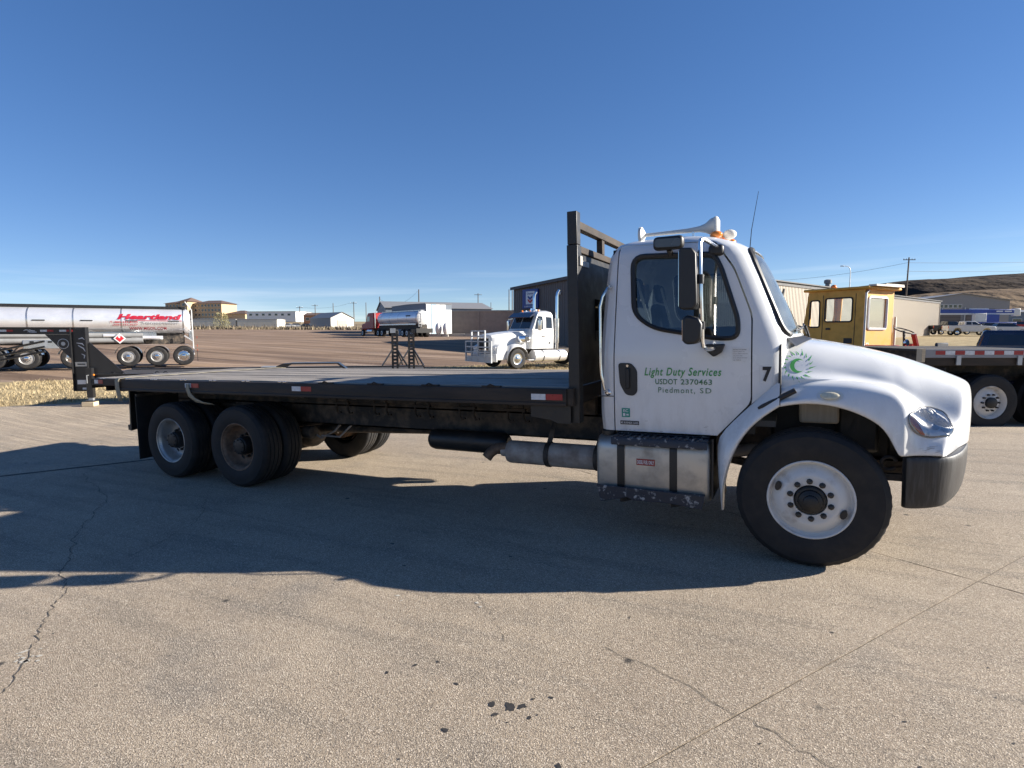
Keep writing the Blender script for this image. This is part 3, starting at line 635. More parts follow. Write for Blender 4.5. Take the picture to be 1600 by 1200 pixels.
def plan_shift(y): return .40 * y * y if y < .7 else .196 + .36 * (y - .7) + 1.2 * max(0, y - .95) ** 2
rows = []
def emit(x, q, g, dx=0.):
    half = []
    for y, z in hood_row(x):
        half.append((x + dx - plan_shift(y) * g, -y, .895 + (z - .895) * q))
    return half + [(a, -b, c) for a, b, c in half[-2::-1]] if False else half + [(a, -b, c) for a, b, c in half[::-1] if b != 0]
def full(half): return half
rows = []
for x in HX:
    g = float(ss(.45, 1.16, x)); half = emit_half = [(x - plan_shift(y) * g, y, z) for y, z in hood_row(x)]
    rows.append([(a, b, c) for a, b, c in half[:0:-1]] + [(a, -b, c) for a, b, c in half])
for dx, q in ((.022, .93), (.034, .72), (.034, .35), (.026, .02)):
    half = [(1.16 + dx - plan_shift(y), y, .895 + (z - .895) * q) for y, z in hood_row(1.16)]
    rows.append([(a, b, c) for a, b, c in half[:0:-1]] + [(a, -b, c) for a, b, c in half])
rows = [[(x, -y, z) for x, y, z in r] for r in rows]
hood = part('hood', MB().grid(rows), M['white'], T, smooth=60, sub=2)
# rear half of the wheel arch, fixed to the cab
def arch(sgn):
    Iv = [(-.222, 1.42, 1.058), (-.33, 1.315, 1.058), (-.436, 1.212, 1.06), (-.56, 1.08, 1.06), (-.683, .945, 1.06), (-.682, .80, 1.06), (-.672, .60, 1.07), (-.655, .45, 1.08), (-.645, .36, 1.09)]
    Ov = [(-.222, 1.235, 1.2), (-.335, 1.155, 1.2), (-.44, 1.055, 1.2), (-.525, .925, 1.2), (-.58, .79, 1.195), (-.615, .66, 1.19), (-.635, .54, 1.18), (-.64, .43, 1.16), (-.638, .35, 1.13)]
    rows = []
    for t in (0, .12, .35, .6, .8, .93, 1.0):
        rows.append([(a[0] + (b[0] - a[0]) * t, sgn * (a[2] + (b[2] - a[2]) * math.sin(t * 1.5708) ** .8), a[1] + (b[1] - a[1]) * t) for a, b in zip(Iv, Ov)])
    rows.append([(b[0] + .012, sgn * (b[2] - .015), b[1] - .006) for b in Ov]); rows.append([(b[0] + .015, sgn * (b[2] - .10), b[1] - .006) for b in Ov])
    part('fender_skirt', MB().grid(rows), M['white'], T, smooth=60, sub=1)
    part('splash_shield', MB().grid([[(b[0] - .01, sgn * y, b[1] + .0) for b in Iv[3:]] for y in (1.04, .55)]), M['chassis'], T)
arch(-1); arch(1)
# hood latch
p0, p1 = Vector((-.372, -1.165, 1.205)), Vector((-.112, -1.17, 1.352))
part('hood_latch', MB().tube([p0, p0.lerp(p1, .12), p0.lerp(p1, .55), p0.lerp(p1, .6), p1], [.010, .016, .016, .021, .021], 8), M['plastic'], T)
# engine bay pieces seen over the tyre
part('air_filter_housing', MB().box(-.08, .20, -.86, -.55, 1.06, 1.38).add([], []), M['beige_box'], T, bevel=.02)
part('engine', MB().box(-.3, .6, -.45, .45, .72, 1.36).box(.2, .5, -.62, -.4, .8, 1.3), M['hub'], T, bevel=.03)
part('inner_fender', MB().grid([[(.60 * math.cos(a) * 1.28, s, .56 + .78 * math.sin(a)) for a in np.linspace(.15, 1.25, 8)] for s in (-1.12, -.9)]), M['plastic'], T)
part('radiator', MB().box(.80, .90, -.45, .45, .72, 1.22), M['hub'], T)
part('grille', MB().box(1.05, 1.125, -.28, .28, .98, 1.24), M['plastic'], T, bevel=.01)
for k in range(5): part('grille_bar', MB().box(1.12, 1.13, -.27, .27, 1.0 + .045 * k, 1.02 + .045 * k), M['chrome'], T)

sea = [(-.222, -1.062, 1.24), (-.222, -1.070, 1.36), (-.222, -1.066, 1.45), (-.222, -1.045, 1.60), (-.222, -.99, 1.68), (-.222, -.90, 1.735)]
part('hood_seam', MB().tube([(x, y - .012, z) for x, y, z in sea], .011, 6), M['seal'], T)
# ---- bumper
rows = []
def bplan(y):
    a = abs(y)
    return (1.27 - .05 * (a / .8) ** 2 if a < .8 else 1.22 - .5 * (a - .8) ** 1.0 - .45 * max(0, a - .9))
ypos = [0, .4, .7, .88, .98, 1.06, 1.13, 1.165]
pl = [(bplan(y) - (0.06 if y == 1.13 else 0) , y) for y in ypos[:-1]]
pl = [(1.175, 0), (1.13, .4), (1.04, .7), (.975, .88), (.92, .99), (.87, 1.07), (.79, 1.13), (.66, 1.16), (.595, 1.155), (.585, 1.10)]
pl = [(x, -y) for x, y in pl[::-1]] + pl[1:]
for z, ins in ((.878, .10), (.893, .04), (.888, .006), (.86, 0), (.74, .004), (.62, .02), (.57, .035), (.552, .055), (.552, .11)):
    rows.append([(x - ins * (1 if abs(y) < 1.0 else .5) * (.9 if x > .7 else -.2), y * (1 - ins * .55), z - (.05 * (1.26 - x) / .66 if z < .6 else (-.012 + .022 * (1.26 - x)) if z > .8 else 0)) for x, y in pl])
part('front_bumper', MB().grid(rows), M['bumper'], T, smooth=50, sub=1)
for y in (-.45, .45): part('bumper_bracket', MB().box(.3, 1.0, y - .05, y + .05, .56, .72), M['chassis'], T)
part('tow_hook', MB().tube([(.52 + .05 * math.cos(a), -.98, .80 + .05 * math.sin(a)) for a in np.linspace(.4, 5.6, 10)], .014, 6).bar((.45, -.98, .70), (.75, -.98, .70), .05, .05), M['chassis'], T)

# ---- things stuck on the body
BV = bvh_of([cab, door, hood])
BVD = bvh_of([door]); BVH_ = bvh_of([hood])
W_ = T
def sticker(name, gl, m, parent, off=.004, bvh=None, label=None): return part(name, drape(gl, bvh or BV, off), m, parent, smooth=None, label=label)
sticker('company_lettering', fit(glyphs('Light Duty Services', 1, .25, .014, 1.16), -1.283, -.655, 1.425, 1.515), M['green'], door, bvh=BVD)
sticker('registry_lettering', fit(glyphs('USDOT', 1, 0, .012, 1.06), -1.190, -1.006, 1.372, 1.418), M['dkgreen'], door, bvh=BVD); sticker('number_lettering', fit(glyphs('2370463', 1, 0, .012, 1.06), -.978, -.728, 1.372, 1.418), M['dkgreen'], door, bvh=BVD)
sticker('town_lettering', fit(glyphs('Piedmont,', 1, 0, 0, 1.25), -1.165, -.862, 1.292, 1.347), M['dkgreen'], door, bvh=BVD); sticker('state_lettering', fit(glyphs('SD', 1, 0, 0, 1.25), -.822, -.732, 1.302, 1.345), M['dkgreen'], door, bvh=BVD)
sticker('permit_sticker', rect(-1.487, -1.413, 1.075, 1.155), M['teal'], door, bvh=BVD)
g = glyphs('7', 1); 
sticker('permit_print', merge([fit(glyphs('EC', 1, 0, .02), -1.472, -1.428, 1.12, 1.145), rect(-1.475, -1.455, 1.085, 1.11), rect(-1.445, -1.425, 1.09, 1.105)]), M['sticker'], door, .006, bvh=BVD)
sticker('model_plate', rect(-1.502, -1.335, 1.008, 1.043), M['ink'], door, bvh=BVD)
sticker('model_plate_print', fit(glyphs('M2 BUSINESS CLASS', 1, 0, .01, 1.05), -1.495, -1.342, 1.016, 1.035), M['sticker'], door, .006, bvh=BVD)
sticker('notice_sticker', rect(-.572, -.452, 1.572, 1.678), M['sticker'], door, bvh=BVD)
ln = [fit(glyphs(t, 1), -.568, -.568 + w, 1.665 - .0165 * k - .008, 1.665 - .0165 * k) for k, (t, w) in enumerate([('NOTICE TO DRIVER', .10), ('check tire pressure and', .085), ('lug nuts before each trip', .108), ('keep windows clean', .07), ('max speed posted', .105), ('no riders', .06)])]
sticker('notice_print', merge(ln), M['ink'], door, .006, bvh=BVD)
sticker('unit_number_patch', rect(-.365, -.262, 1.395, 1.535), M['sticker'], cab)
sticker('unit_number', fit(glyphs('7', 1, 0, .045), -.348, -.283, 1.405, 1.525), M['ink'], cab, .006)
# crescent with rays on the hood
def emblem(cx, cz, s):
    out = [(cx + .40 * s * math.cos(a), cz + .40 * s * math.sin(a)) for a in np.linspace(R(48), R(312), 25)]
    inn = [(cx + .14 * s + .315 * s * math.cos(a), cz + .315 * s * math.sin(a)) for a in np.linspace(R(300), R(60), 25)]
    n = len(out); v = out + inn[::-1]; f = [(i, i + 1, n + i + 1, n + i) for i in range(n - 1)]
    res = [(v, f)]
    for k in range(18):
        a = R(20 * k + 6); w = R(5.5 if k % 2 else 5); r0, r1, rm = .62 * s, (1.0 if k % 2 else .86) * s, .70 * s; sw = R(12)
        pts = [(r0, a - w * .5), (rm, a - w * .1), (r1, a + sw), (rm, a + w), (r0, a + w * .5)]
        res.append(([(cx + r * math.cos(t), cz + r * math.sin(t)) for r, t in pts], [tuple(range(5))]))
    return merge(res)
sticker('sun_and_moon_emblem', emblem(-.10, 1.527, .135), M['green2'], hood, .0038, BVH_)
# marker lamp on the fender
def disc(cx, cz, rx, rz, n=20): return [(cx + rx * math.cos(a), cz + rz * math.sin(a)) for a in np.linspace(0, 6.283, n + 1)[:-1]], [tuple(range(n))]
def dome(cx, cz, rx, rz, bvh, h, off=.002, n=20):
    rows = []
    for q, d in ((1, 0), (.93, .55), (.7, .85), (.4, .97), (.08, 1)):
        g = disc(cx, cz, rx * q, rz * q, n)[0]; r = []
        for x, z in g:
            hit = bvh.ray_cast(Vector((x, -4, z)), Vector((0, 1, 0)))[0]; r.append((x, (hit.y if hit else -1.15) - off - h * d, z))
        rows.append(r)
    return MB().grid(rows, True)
sticker('marker_lamp_bezel', disc(.115, 1.318, .088, .043), M['hornw'], hood, .003, BVH_)
ml = part('marker_lamp', dome(.115, 1.318, .066, .028, BVH_, .018, .004), M['lens_cream'], T)
rs_ = random.Random(4); sc = []
for k in range(13):
    x0, z0, a, l_ = rs_.uniform(.64, .90), rs_.uniform(.92, .965), rs_.uniform(-.1, .3), rs_.uniform(.015, .06); w = rs_.uniform(.0007, .0018)
    sc.append(([(x0, z0 - w), (x0 + l_ * .5, z0 + l_ * .5 * a - w * 1.6), (x0 + l_, z0 + l_ * a), (x0 + l_ * .5, z0 + l_ * .5 * a + w)], [(0, 1, 2, 3)]))
sticker('scuff_marks', merge(sc), M['patina'], hood, .002, BVH_)
sc = []
for k in range(12):
    x0, z0 = rs_.uniform(-1.5, -.75), rs_.uniform(.955, 1.05); l_ = rs_.uniform(.008, .03); w = rs_.uniform(.0015, .003)
    sc.append(([(x0, z0 - w), (x0 + l_, z0 - w * .4), (x0 + l_ * .9, z0 + w), (x0, z0 + w * .5)], [(0, 1, 2, 3)]))
sticker('scuff_marks', merge(sc), M['patina'], door, .002, BVD)
# headlight
HLP = poly_round([(.592, 1.20), (.80, 1.205), (.905, 1.16), (.935, 1.075), (.89, 1.035), (.72, 1.025), (.63, 1.075)], .075, 6)
def inset(p, d):
    cx = sum(q[0] for q in p) / len(p); cz = sum(q[1] for q in p) / len(p); return [(cx + (x - cx) * (1 - d), cz + (z - cz) * (1 - d)) for x, z in p]
def patch(poly, bvh, off, bulge=0.):
    rows = []
    for q in (1, .9, .75, .55, .3, .03):
        r = []
        for x, z in inset(poly, 1 - q):
            hit = bvh.ray_cast(Vector((x, -4, z)), Vector((.0, 1, 0)))[0]; y = hit.y if hit else last[0]; last = [y]; r.append((x, y - off - bulge * (1 - q ** 3), z))
        rows.append(r)
    return MB().grid(rows, True)
hlo = part('headlight', patch(HLP, BVH_, .004), M['hl_bowl'], T, smooth=60)
pts = []
for x, z in HLP:
    hit = BVH_.ray_cast(Vector((x, -4, z)), Vector((0, 1, 0)))[0]; pts.append((x, (hit.y if hit else -1.) - .004, z))
part('headlight_rim', MB().tube(pts, .007, 6, True), M['gasket'], hlo)
part('turn_lens', patch(poly_round([(.605, 1.15), (.625, 1.12), (.69, 1.045), (.715, 1.04), (.69, 1.09), (.655, 1.16), (.625, 1.19)], .02, 3), BVH_, .010, .006), M['red_lens'], hlo)
for cx, cz, r in ((.79, 1.135, .058), (.865, 1.085, .04)):
    part('reflector', dome(cx, cz, r, r * 1.05, BVH_, .005, .009, 20), M['lamp_silver'], hlo)
part('reflector_divider', drape(([(.70, 1.195), (.715, 1.195), (.745, 1.045), (.73, 1.042)], [(0, 1, 2, 3)]), BVH_, .013), M['hl_bowl'], hlo)
part('lens', patch(HLP, BVH_, .016, .022), M['lens'], hlo, smooth=70)
# the same on the far side, out of sight of the nose
for o in (hlo,):
    c = copy_tree(o, T)
    c.scale.y = -1

# door handle
HD = poly_round([(-1.515, 1.555), (-1.40, 1.555), (-1.345, 1.49), (-1.345, 1.30), (-1.38, 1.265), (-1.45, 1.275), (-1.50, 1.37)], .03, 4)
dh = part('door_handle', patch(HD, BVD, .006), M['plastic'], door, smooth=60)
part('handle_paddle', MB().box(-1.445, -1.41, -1.083, -1.066, 1.33, 1.51), M['seal'], door, bevel=.008)
part('lock_cylinder', MB().lathe([(.012, 0), (.011, .006)], '-y', (-1.43, -1.066, 1.53), 12), M['alu_bright'], door)
# crease under the handle level
# roof gear
hn = part('air_horn', MB().tube([(-1.41, -.55, 2.722), (-1.30, -.55, 2.722), (-1.0, -.55, 2.724), (-.90, -.55, 2.728), (-.85, -.55, 2.73), (-.80, -.55, 2.735), (-.755, -.55, 2.74)], [.016, .016, .021, .027, .042, .075, .085], 12), M['hornw'], T)
part('horn_bell', MB().box(-.775, -.735, -.635, -.465, 2.66, 2.815), M['hornw'], hn, bevel=.02)
part('horn_driver', MB().lathe([(.02, 0), (.075, .01), (.075, .035), (.03, .06)], 'x', (-1.45, -.55, 2.725), 14).box(-1.44, -1.40, -.57, -.53, 2.61, 2.69), M['hornw'], hn)
part('horn_stand', MB().box(-.965, -.945, -.565, -.535, 2.62, 2.73), M['alu_bright'], hn)
for y in (-.62, -.32, 0, .32, .62):
    f = front_x(y, 2.60) - .08
    part('cab_marker_light', MB().sphere((f, y, 2.645 + .02 * (1 - abs(y))), .055, .05, .035), M['amber'], T)
b2 = part('roof_lamp', MB().sphere((-.66, -.42, 2.675), .06, .05, .045), M['hornw'], T)
part('roof_beacon', MB().sphere((-.77, -.42, 2.672), .06, .05, .042), M['amber'], T)
part('antenna', MB().tube([(-.58, .85, 2.55), (-.555, .85, 2.9), (-.49, .85, 3.30)], [.006, .004, .0025], 5), M['plastic'], T)
# look-down mirror over the side glass
lm = part('look_down_mirror', MB().box(-1.205, -.955, -1.09, -.99, 2.50, 2.612), M['plastic'], T, bevel=.035, seg=3)
part('mirror_glass', MB().prism(poly_round([(-1.185, 2.522), (-.975, 2.515), (-.975, 2.585), (-1.185, 2.59)], .025), 1, -1.094, -1.0915), M['mirror_dull'], lm)
part('mirror_stem', MB().tube([(-1.08, -1.03, 2.51), (-1.08, -.93, 2.47)], .025, 6), M['plastic'], lm)
# west-coast mirror
ma = part('mirror_arm', MB().tube([(-.70, -.92, 2.495), (-.73, -1.10, 2.51), (-.762, -1.33, 2.52), (-.775, -1.39, 2.505), (-.778, -1.405, 2.46), (-.772, -1.405, 2.1), (-.76, -1.40, 1.74), (-.755, -1.385, 1.70), (-.735, -1.33, 1.675), (-.69, -1.10, 1.675)], .0165, 8), M['alu_bright'], T)
part('arm_bracket', MB().box(-.775, -.655, -.965, -.90, 2.43, 2.525), M['plastic'], ma, bevel=.025)
part('arm_bracket', MB().prism([(-.775, 1.71), (-.625, 1.71), (-.65, 1.64), (-.71, 1.605), (-.775, 1.66)], 1, -1.13, -1.045), M['plastic'], ma, bevel=.012)
part('arm_clamp', MB().lathe([(.026, -.035), (.026, .035)], 'z', (-.773, -1.405, 2.21), 10).lathe([(.026, -.03), (.026, .03)], 'z', (-.764, -1.402, 1.86), 10).tube([(-.773, -1.405, 2.21), (-.86, -1.36, 2.21)], .018, 6).tube([(-.764, -1.402, 1.86), (-.83, -1.36, 1.86)], .018, 6), M['plastic'], ma)
mm = part('side_mirror', MB().prism([(-.925, 2.435), (-.905, 2.45), (-.83, 2.445), (-.80, 2.40), (-.79, 2.02), (-.82, 1.985), (-.905, 1.985), (-.925, 2.0)], 1, -1.47, -1.25), M['plastic'], T, bevel=.022, seg=3)
part('mirror_face', MB().box(-.929, -.9265, -1.455, -1.265, 2.01, 2.425), M['mirror'], mm)
part('sunlit_edge_plate', MB().prism([(-.815, 2.41), (-.793, 2.385), (-.783, 2.04), (-.803, 2.01)], 1, -1.42, -1.30), M['alu'], mm, bevel=.008)  # pale plate added for the sunlit front edge of the housing
m2 = part('convex_mirror', MB().prism([(-.90, 1.925), (-.86, 1.94), (-.78, 1.92), (-.755, 1.87), (-.76, 1.76), (-.80, 1.72), (-.87, 1.715), (-.90, 1.74)], 1, -1.46, -1.27), M['plastic'], T, bevel=.03, seg=3)
part('mirror_face', MB().box(-.904, -.9015, -1.44, -1.29, 1.745, 1.905), M['mirror'], m2)
# grab handle on the rear corner
gh = part('grab_handle', MB().tube([(-1.605, -1.0, 2.225), (-1.61, -1.04, 2.215), (-1.645, -1.085, 2.14), (-1.662, -1.10, 2.05), (-1.662, -1.105, 1.55), (-1.655, -1.105, 1.45), (-1.625, -1.095, 1.32), (-1.61, -1.05, 1.29)], .0135, 8), M['alu_bright'], T)
part('handle_foot', MB().lathe([(.028, 0), (.028, .012), (.012, .03)], '-y', (-1.61, -1.045, 1.29), 12).lathe([(.024, 0), (.024, .012), (.012, .03)], '-y', (-1.605, -.985, 2.225), 12), M['alu_bright'], gh)
part('cab_seam', MB().box(-1.705, -1.555, -1.0582, -1.0562, 1.255, 1.262), M['seal'], T)

# ---- chassis
for s in (-1, 1):
    part('frame_rail', MB().box(-9.0, .9, s * .43, s * .42 - s * .0, .72, .985).box(-9.0, .9, s * .43, s * .35, .97, .985).box(-9.0, .9, s * .43, s * .35, .72, .735), M['chassis'], T)
    part('sub_frame', MB().box(-9.2, XF, s * .44, s * .36, .99, 1.155), M['chassis'], T)
for x in (-8.9, -5.3, -4.2, -3.0, -1.9, -.9, .4): part('frame_crossmember', MB().box(x - .06, x + .06, -.415, .415, .75, .95), M['chassis'], T)
for k in range(19):
    x = XR + .25 + k * (XF - XR - .4) / 18
    part('deck_crossmember', MB().box(x - .035, x + .035, -1.195, 1.195, 1.16, 1.175).box(x - .004, x + .004, -1.195, 1.195, 1.175, 1.285).box(x - .035, x + .035, -1.195, 1.195, 1.285, 1.30), M['chassis'], T)
for x in (-5.15, -4.55, -3.95, -3.35, -2.75):
    for y in (-.62, .62):
        part('deck_hanger', MB().tube([(x - .09, y, 1.16), (x - .09, y, .94), (x - .06, y, .905), (x - .02, y, .92)], .014, 6).tube([(x + .09, y, 1.16), (x + .09, y, .96), (x + .12, y, .905), (x + .16, y, .92)], .014, 6).box(x - .12, x + .12, y - .02, y + .02, 1.02, 1.05), M['rail'], T)
# side rails of the bed
for s in (-1, 1):
    part('side_rail', MB().prism([(s * 1.195, 1.335), (s * 1.255, 1.335), (s * 1.262, 1.325), (s * 1.262, 1.212), (s * 1.275, 1.205), (s * 1.275, 1.178), (s * 1.20, 1.178), (s * 1.20, 1.19), (s * 1.24, 1.20), (s * 1.24, 1.318), (s * 1.195, 1.322)], 0, -8.70, XF), M['rail'], T, bevel=.004, seg=1)
    part('tail_rail', MB().prism([(s * 1.195, 1.34), (s * 1.25, 1.34), (s * 1.25, 1.245), (s * 1.20, 1.235)], 0, XR, -8.703), M['rail'], T, bevel=.006)
    part('rail_gusset', MB().prism([(-2.29, 1.178), (-2.29, 1.07), (-2.10, 1.05), (-2.03, 1.02), (-1.90, 1.02), (-1.90, 1.178)], 1, s * 1.235, s * 1.225), M['black_steel'], T)
part('rear_rail', MB().box(XR - .02, XR - .002, -1.25, 1.25, 1.20, 1.34), M['rail'], T, bevel=.005)
part('front_sill', MB().box(XF + .002, XF + .06, -1.25, 1.25, 1.18, 1.34), M['rail'], T, bevel=.005)
# deck boards
nb = 17; bw = 2.39 / nb
for k in range(nb):
    y0 = -1.195 + k * bw; dz = random.uniform(-.004, .004); e = random.uniform(-.01, .01)
    a = random.uniform(-.6, .6)
    mb = MB(); rows = []
    xs = np.linspace(XR + .005 + e, XF - .003, 16)
    rows = []
    for x in xs:
        w = .003 * math.sin(x * 1.7 + k) + random.uniform(-.0015, .0015)
        rows.append([(x, y0 + .003, DZ - .045), (x, y0 + .003, DZ - .006 + dz + w), (x, y0 + .010, DZ + dz + w), (x, y0 + bw - .010, DZ + dz + w * .6), (x, y0 + bw - .003, DZ - .006 + dz + w * .6), (x, y0 + bw - .003, DZ - .045)])
    mb.grid(rows); part('deck_board', mb, M['wood'], T, smooth=None)
for s in (-1,):
    for x in (-9.14, -8.51, -7.93, -7.30, -6.72, -6.11, -5.49):
        for d in (-.035, .045):
            part('deck_bolt', MB().sphere((x + d, s * 1.225, 1.343), .026, .018, .010, 8, 5), M['alu_bright'], T)
for x in (-4.8, -4.1, -3.4, -2.7):
    part('tie_down', MB().bar((x - .10, -1.225, 1.342), (x + .10, -1.225, 1.342), .035, .014).tube([(x - .04, -1.24, 1.345), (x, -1.25, 1.362), (x + .04, -1.24, 1.345)], .008, 5), M['rail'], T)
# conspicuity tape
for xa, xb, za, zb in ((-2.27, -1.965, 1.232, 1.286), (-5.29, -4.99, 1.246, 1.30), (-7.21, -6.94, 1.25, 1.305), (-9.30, -9.09, 1.27, 1.325)):
    xm = (xa + xb) / 2 - .01; s = 1.264 if xa > -9 else 1.2525
    part('white_reflector', MB().box(xa, xm - .001, -s, -s - .002, za, zb), M['white_tape'], T); part('red_reflector', MB().box(xm + .001, xb, -s, -s - .002, za, zb), M['red_tape'], T)
# headboard behind the cab
hb = part('headboard', MB().box(-1.875, -1.865, -1.09, 1.09, 1.35, 2.535), M['black_steel'], T)
for y in (-1.14, 1.14):
    part('headboard_post', MB().box(-1.925, -1.835, y - .05, y + .05, 2.60, 2.885).box(-1.93, -1.83, y - .055, y + .055, 1.02, 2.597), M['black_steel'], hb, bevel=.006)
part('headboard_rail', MB().box(-1.915, -1.845, -1.088, 1.088, 2.745, 2.815), M['rail'], hb, bevel=.006)  # browner than the posts: sunlight on the rail is put into its colour
part('headboard_rail', MB().box(-1.915, -1.845, -1.082, 1.082, 2.538, 2.60), M['rail'], hb, bevel=.006)
for y in (-.36, .36): part('headboard_stub', MB().box(-1.91, -1.85, y - .04, y + .04, 2.602, 2.743), M['rail'], hb, bevel=.005)
for y in (-.9, -.45, 0, .45, .9): part('headboard_rib', MB().box(-1.915, -1.877, y - .025, y + .025, 1.36, 2.536), M['black_steel'], hb)
part('headboard_window', MB().box(-1.862, -1.858, -.62, .62, 1.75, 2.15), M['glass'], hb)
part('headboard_bracket', MB().box(-1.83, -1.815, -1.16, -1.10, 2.42, 2.50).box(-1.862, -1.856, -1.05, -.80, 2.43, 2.48), M['alu'], hb)
# air tank, muffler, tail pipe
part('air_tank', MB().lathe([(.07, 0), (.105, .03), (.118, .08), (.118, .92), (.105, .97), (.07, 1.0)], 'x', (-3.83, -.62, .668), 24), M['black_steel'], T)
mf = part('muffler', MB().lathe([(.055, -.06), (.06, 0), (.108, .02), (.116, .045), (.116, .50), (.120, .505), (.120, .99), (.108, 1.02), (.06, 1.04)], 'x', (-2.77, -.78, .625), 28), M['muffler'], T)
for x in (-2.30, -1.79): part('muffler_clamp', MB().lathe([(.122, -.025), (.127, -.02), (.127, .02), (.122, .025)], 'x', (x, -.78, .625), 28).bar((x, -.78, .745), (x, -.6, .95), .05, .01), M['chassis'], mf)
part('tail_pipe', MB().tube([(-2.74, -.78, .66), (-2.82, -.78, .66), (-2.90, -.79, .645), (-2.96, -.81, .60), (-2.995, -.83, .55)], .055, 12), M['rim_rust'], mf)
part('exhaust_pipe', MB().tube([(-1.75, -.78, .625), (-1.4, -.7, .62), (-.9, -.5, .65), (-.4, -.45, .75)], .055, 10), M['muffler'], mf)
# fuel tank with steps
rows = []
def tank_ring(x, k=1.):
    cy, cz, hy, hz = -.84, .635, .265 * k, .275 * k; r = .12 * k; out = []
    for sy, sz, a0 in ((-1, 1, 90), (-1, -1, 180), (1, -1, 270), (1, 1, 0)):
        for t in (0, 22.5, 45, 67.5, 90):
            a = R(a0 + t); out.append((x, cy + sy * (hy - r) + r * math.cos(a), cz + sz * (hz - r) + r * math.sin(a)))
    return out
tk = part('fuel_tank', closed_loft([tank_ring(-1.715, .86), tank_ring(-1.705, .95), tank_ring(-1.68, 1), tank_ring(-1.2, 1), tank_ring(-.77, 1), tank_ring(-.745, .95), tank_ring(-.735, .86)]), M['alu'], T, smooth=40)
part('filler_cap', MB().lathe([(.05, 0), (.05, .02), (.062, .022), (.062, .055), (.05, .065)], 'z', (-1.625, -.985, .885), 20), M['lug'], tk)
for x in (-1.485, -1.03): 
    ring = [(x, y, z) for _, y, z in tank_ring(0, 1.03)]
    part('tank_strap', MB().grid([[(x - .032, y, z) for _, y, z in ring], [(x + .032, y, z) for _, y, z in ring]], True), M['black_steel'], tk, smooth=40)
part('upper_step', MB().box(-1.545, -.75, -1.165, -.80, .895, .915).prism([(-1.165, .915), (-1.172, .905), (-1.172, .845), (-1.155, .845), (-1.15, .895)], 0, -1.555, -.75).box(-1.545, -.75, -1.0, -.92, .916, .93), M['step'], tk, bevel=.005)
for k in range(14): part('step_cleat', MB().box(-1.53 + k * .055, -1.51 + k * .055, -1.15, -.85, .916, .924), M['step'], tk)
part('lower_step', MB().prism([(-1.69, .475), (-.765, .46), (-.775, .40), (-.79, .345), (-1.05, .368), (-1.36, .362), (-1.42, .385), (-1.50, .36), (-1.655, .325)], 1, -1.168, -1.155).box(-1.69, -.77, -1.154, -.86, .438, .458), M['step'], tk, bevel=.004)
part('step_hanger', MB().bar((-1.48, -1.10, .44), (-1.48, -.9, .33), .06, .03).bar((-1.0, -1.08, .44), (-1.0, -.85, .30), .07, .03).bar((-.95, -1.12, .37), (-1.05, -1.0, .31), .05, .04).bar((-1.40, -1.12, .37), (-1.5, -1.0, .31), .05, .04), M['chassis'], tk)
part('fuel_label', MB().box(-1.345, -1.185, -1.1085, -1.1055, .665, .722), M['red_label'], tk)
fl = MB(); gl = fit(glyphs('DIESEL FUEL ONLY', 1, 0, .02), -1.338, -1.192, .677, .71); fl.add([(x, -1.110, z) for x, z in gl[0]], gl[1]); part('fuel_label_print', fl, M['sticker'], tk)
part('battery_box', MB().box(-1.7, -.75, -.56, -.45, .45, .9), M['chassis'], T)
part('tank_end_shield', MB().box(-.725, -.71, -1.08, -.5, .42, .92), M['black_steel'], T)

# ---- wheels
TY = [(.290, -.012), (.300, .002), (.330, .013), (.375, .019), (.42, .019), (.455, .013), (.470, .013), (.474, .008), (.494, -.004), (.507, -.018), (.513, -.034), (.513, -.062), (.503, -.064), (.503, -.074), (.514, -.076), (.515, -.118), (.504, -.120), (.504, -.132), (.515, -.134), (.515, -.178), (.504, -.180), (.504, -.192), (.514, -.194), (.513, -.236), (.502, -.252), (.48, -.264), (.42, -.275), (.36, -.272), (.30, -.255), (.290, -.24)]
JAG = [0] * len(TY); 
for i in (9, 10, 11, 23, 24): JAG[i] = .004
def tyre(c, ax, parent, n=96, m=None):
    return part('tyre', MB().lathe(TY, ax, c, n, False, JAG), m or M['rubber'], parent, smooth=28)
def nuts(c, ax, parent, r, n, d, rad=.017, h=.028):
    s = -1 if ax == '-y' else 1
    for k in range(n):
        a = 2 * math.pi * (k + .5) / n + .05
        p = (c[0] + r * math.cos(a), c[1] + s * d, c[2] + r * math.sin(a))
        part('lug_nut', MB().lathe([(rad * 1.35, 0), (rad * 1.3, .005), (rad, .007), (rad * .95, h), (rad * .5, h + .004)], ax, p, 8), M['lug'], parent, smooth=30)
def oval(cx, cz, a0, c, r):
    """hand hole"""
    n = 12; return [(cx + (r + .022 * math.cos(t)) * math.cos(a0 + .15 * math.sin(t)), cz + (r + .022 * math.cos(t)) * math.sin(a0 + .15 * math.sin(t))) for t in np.linspace(0, 6.283, n + 1)[:-1]]
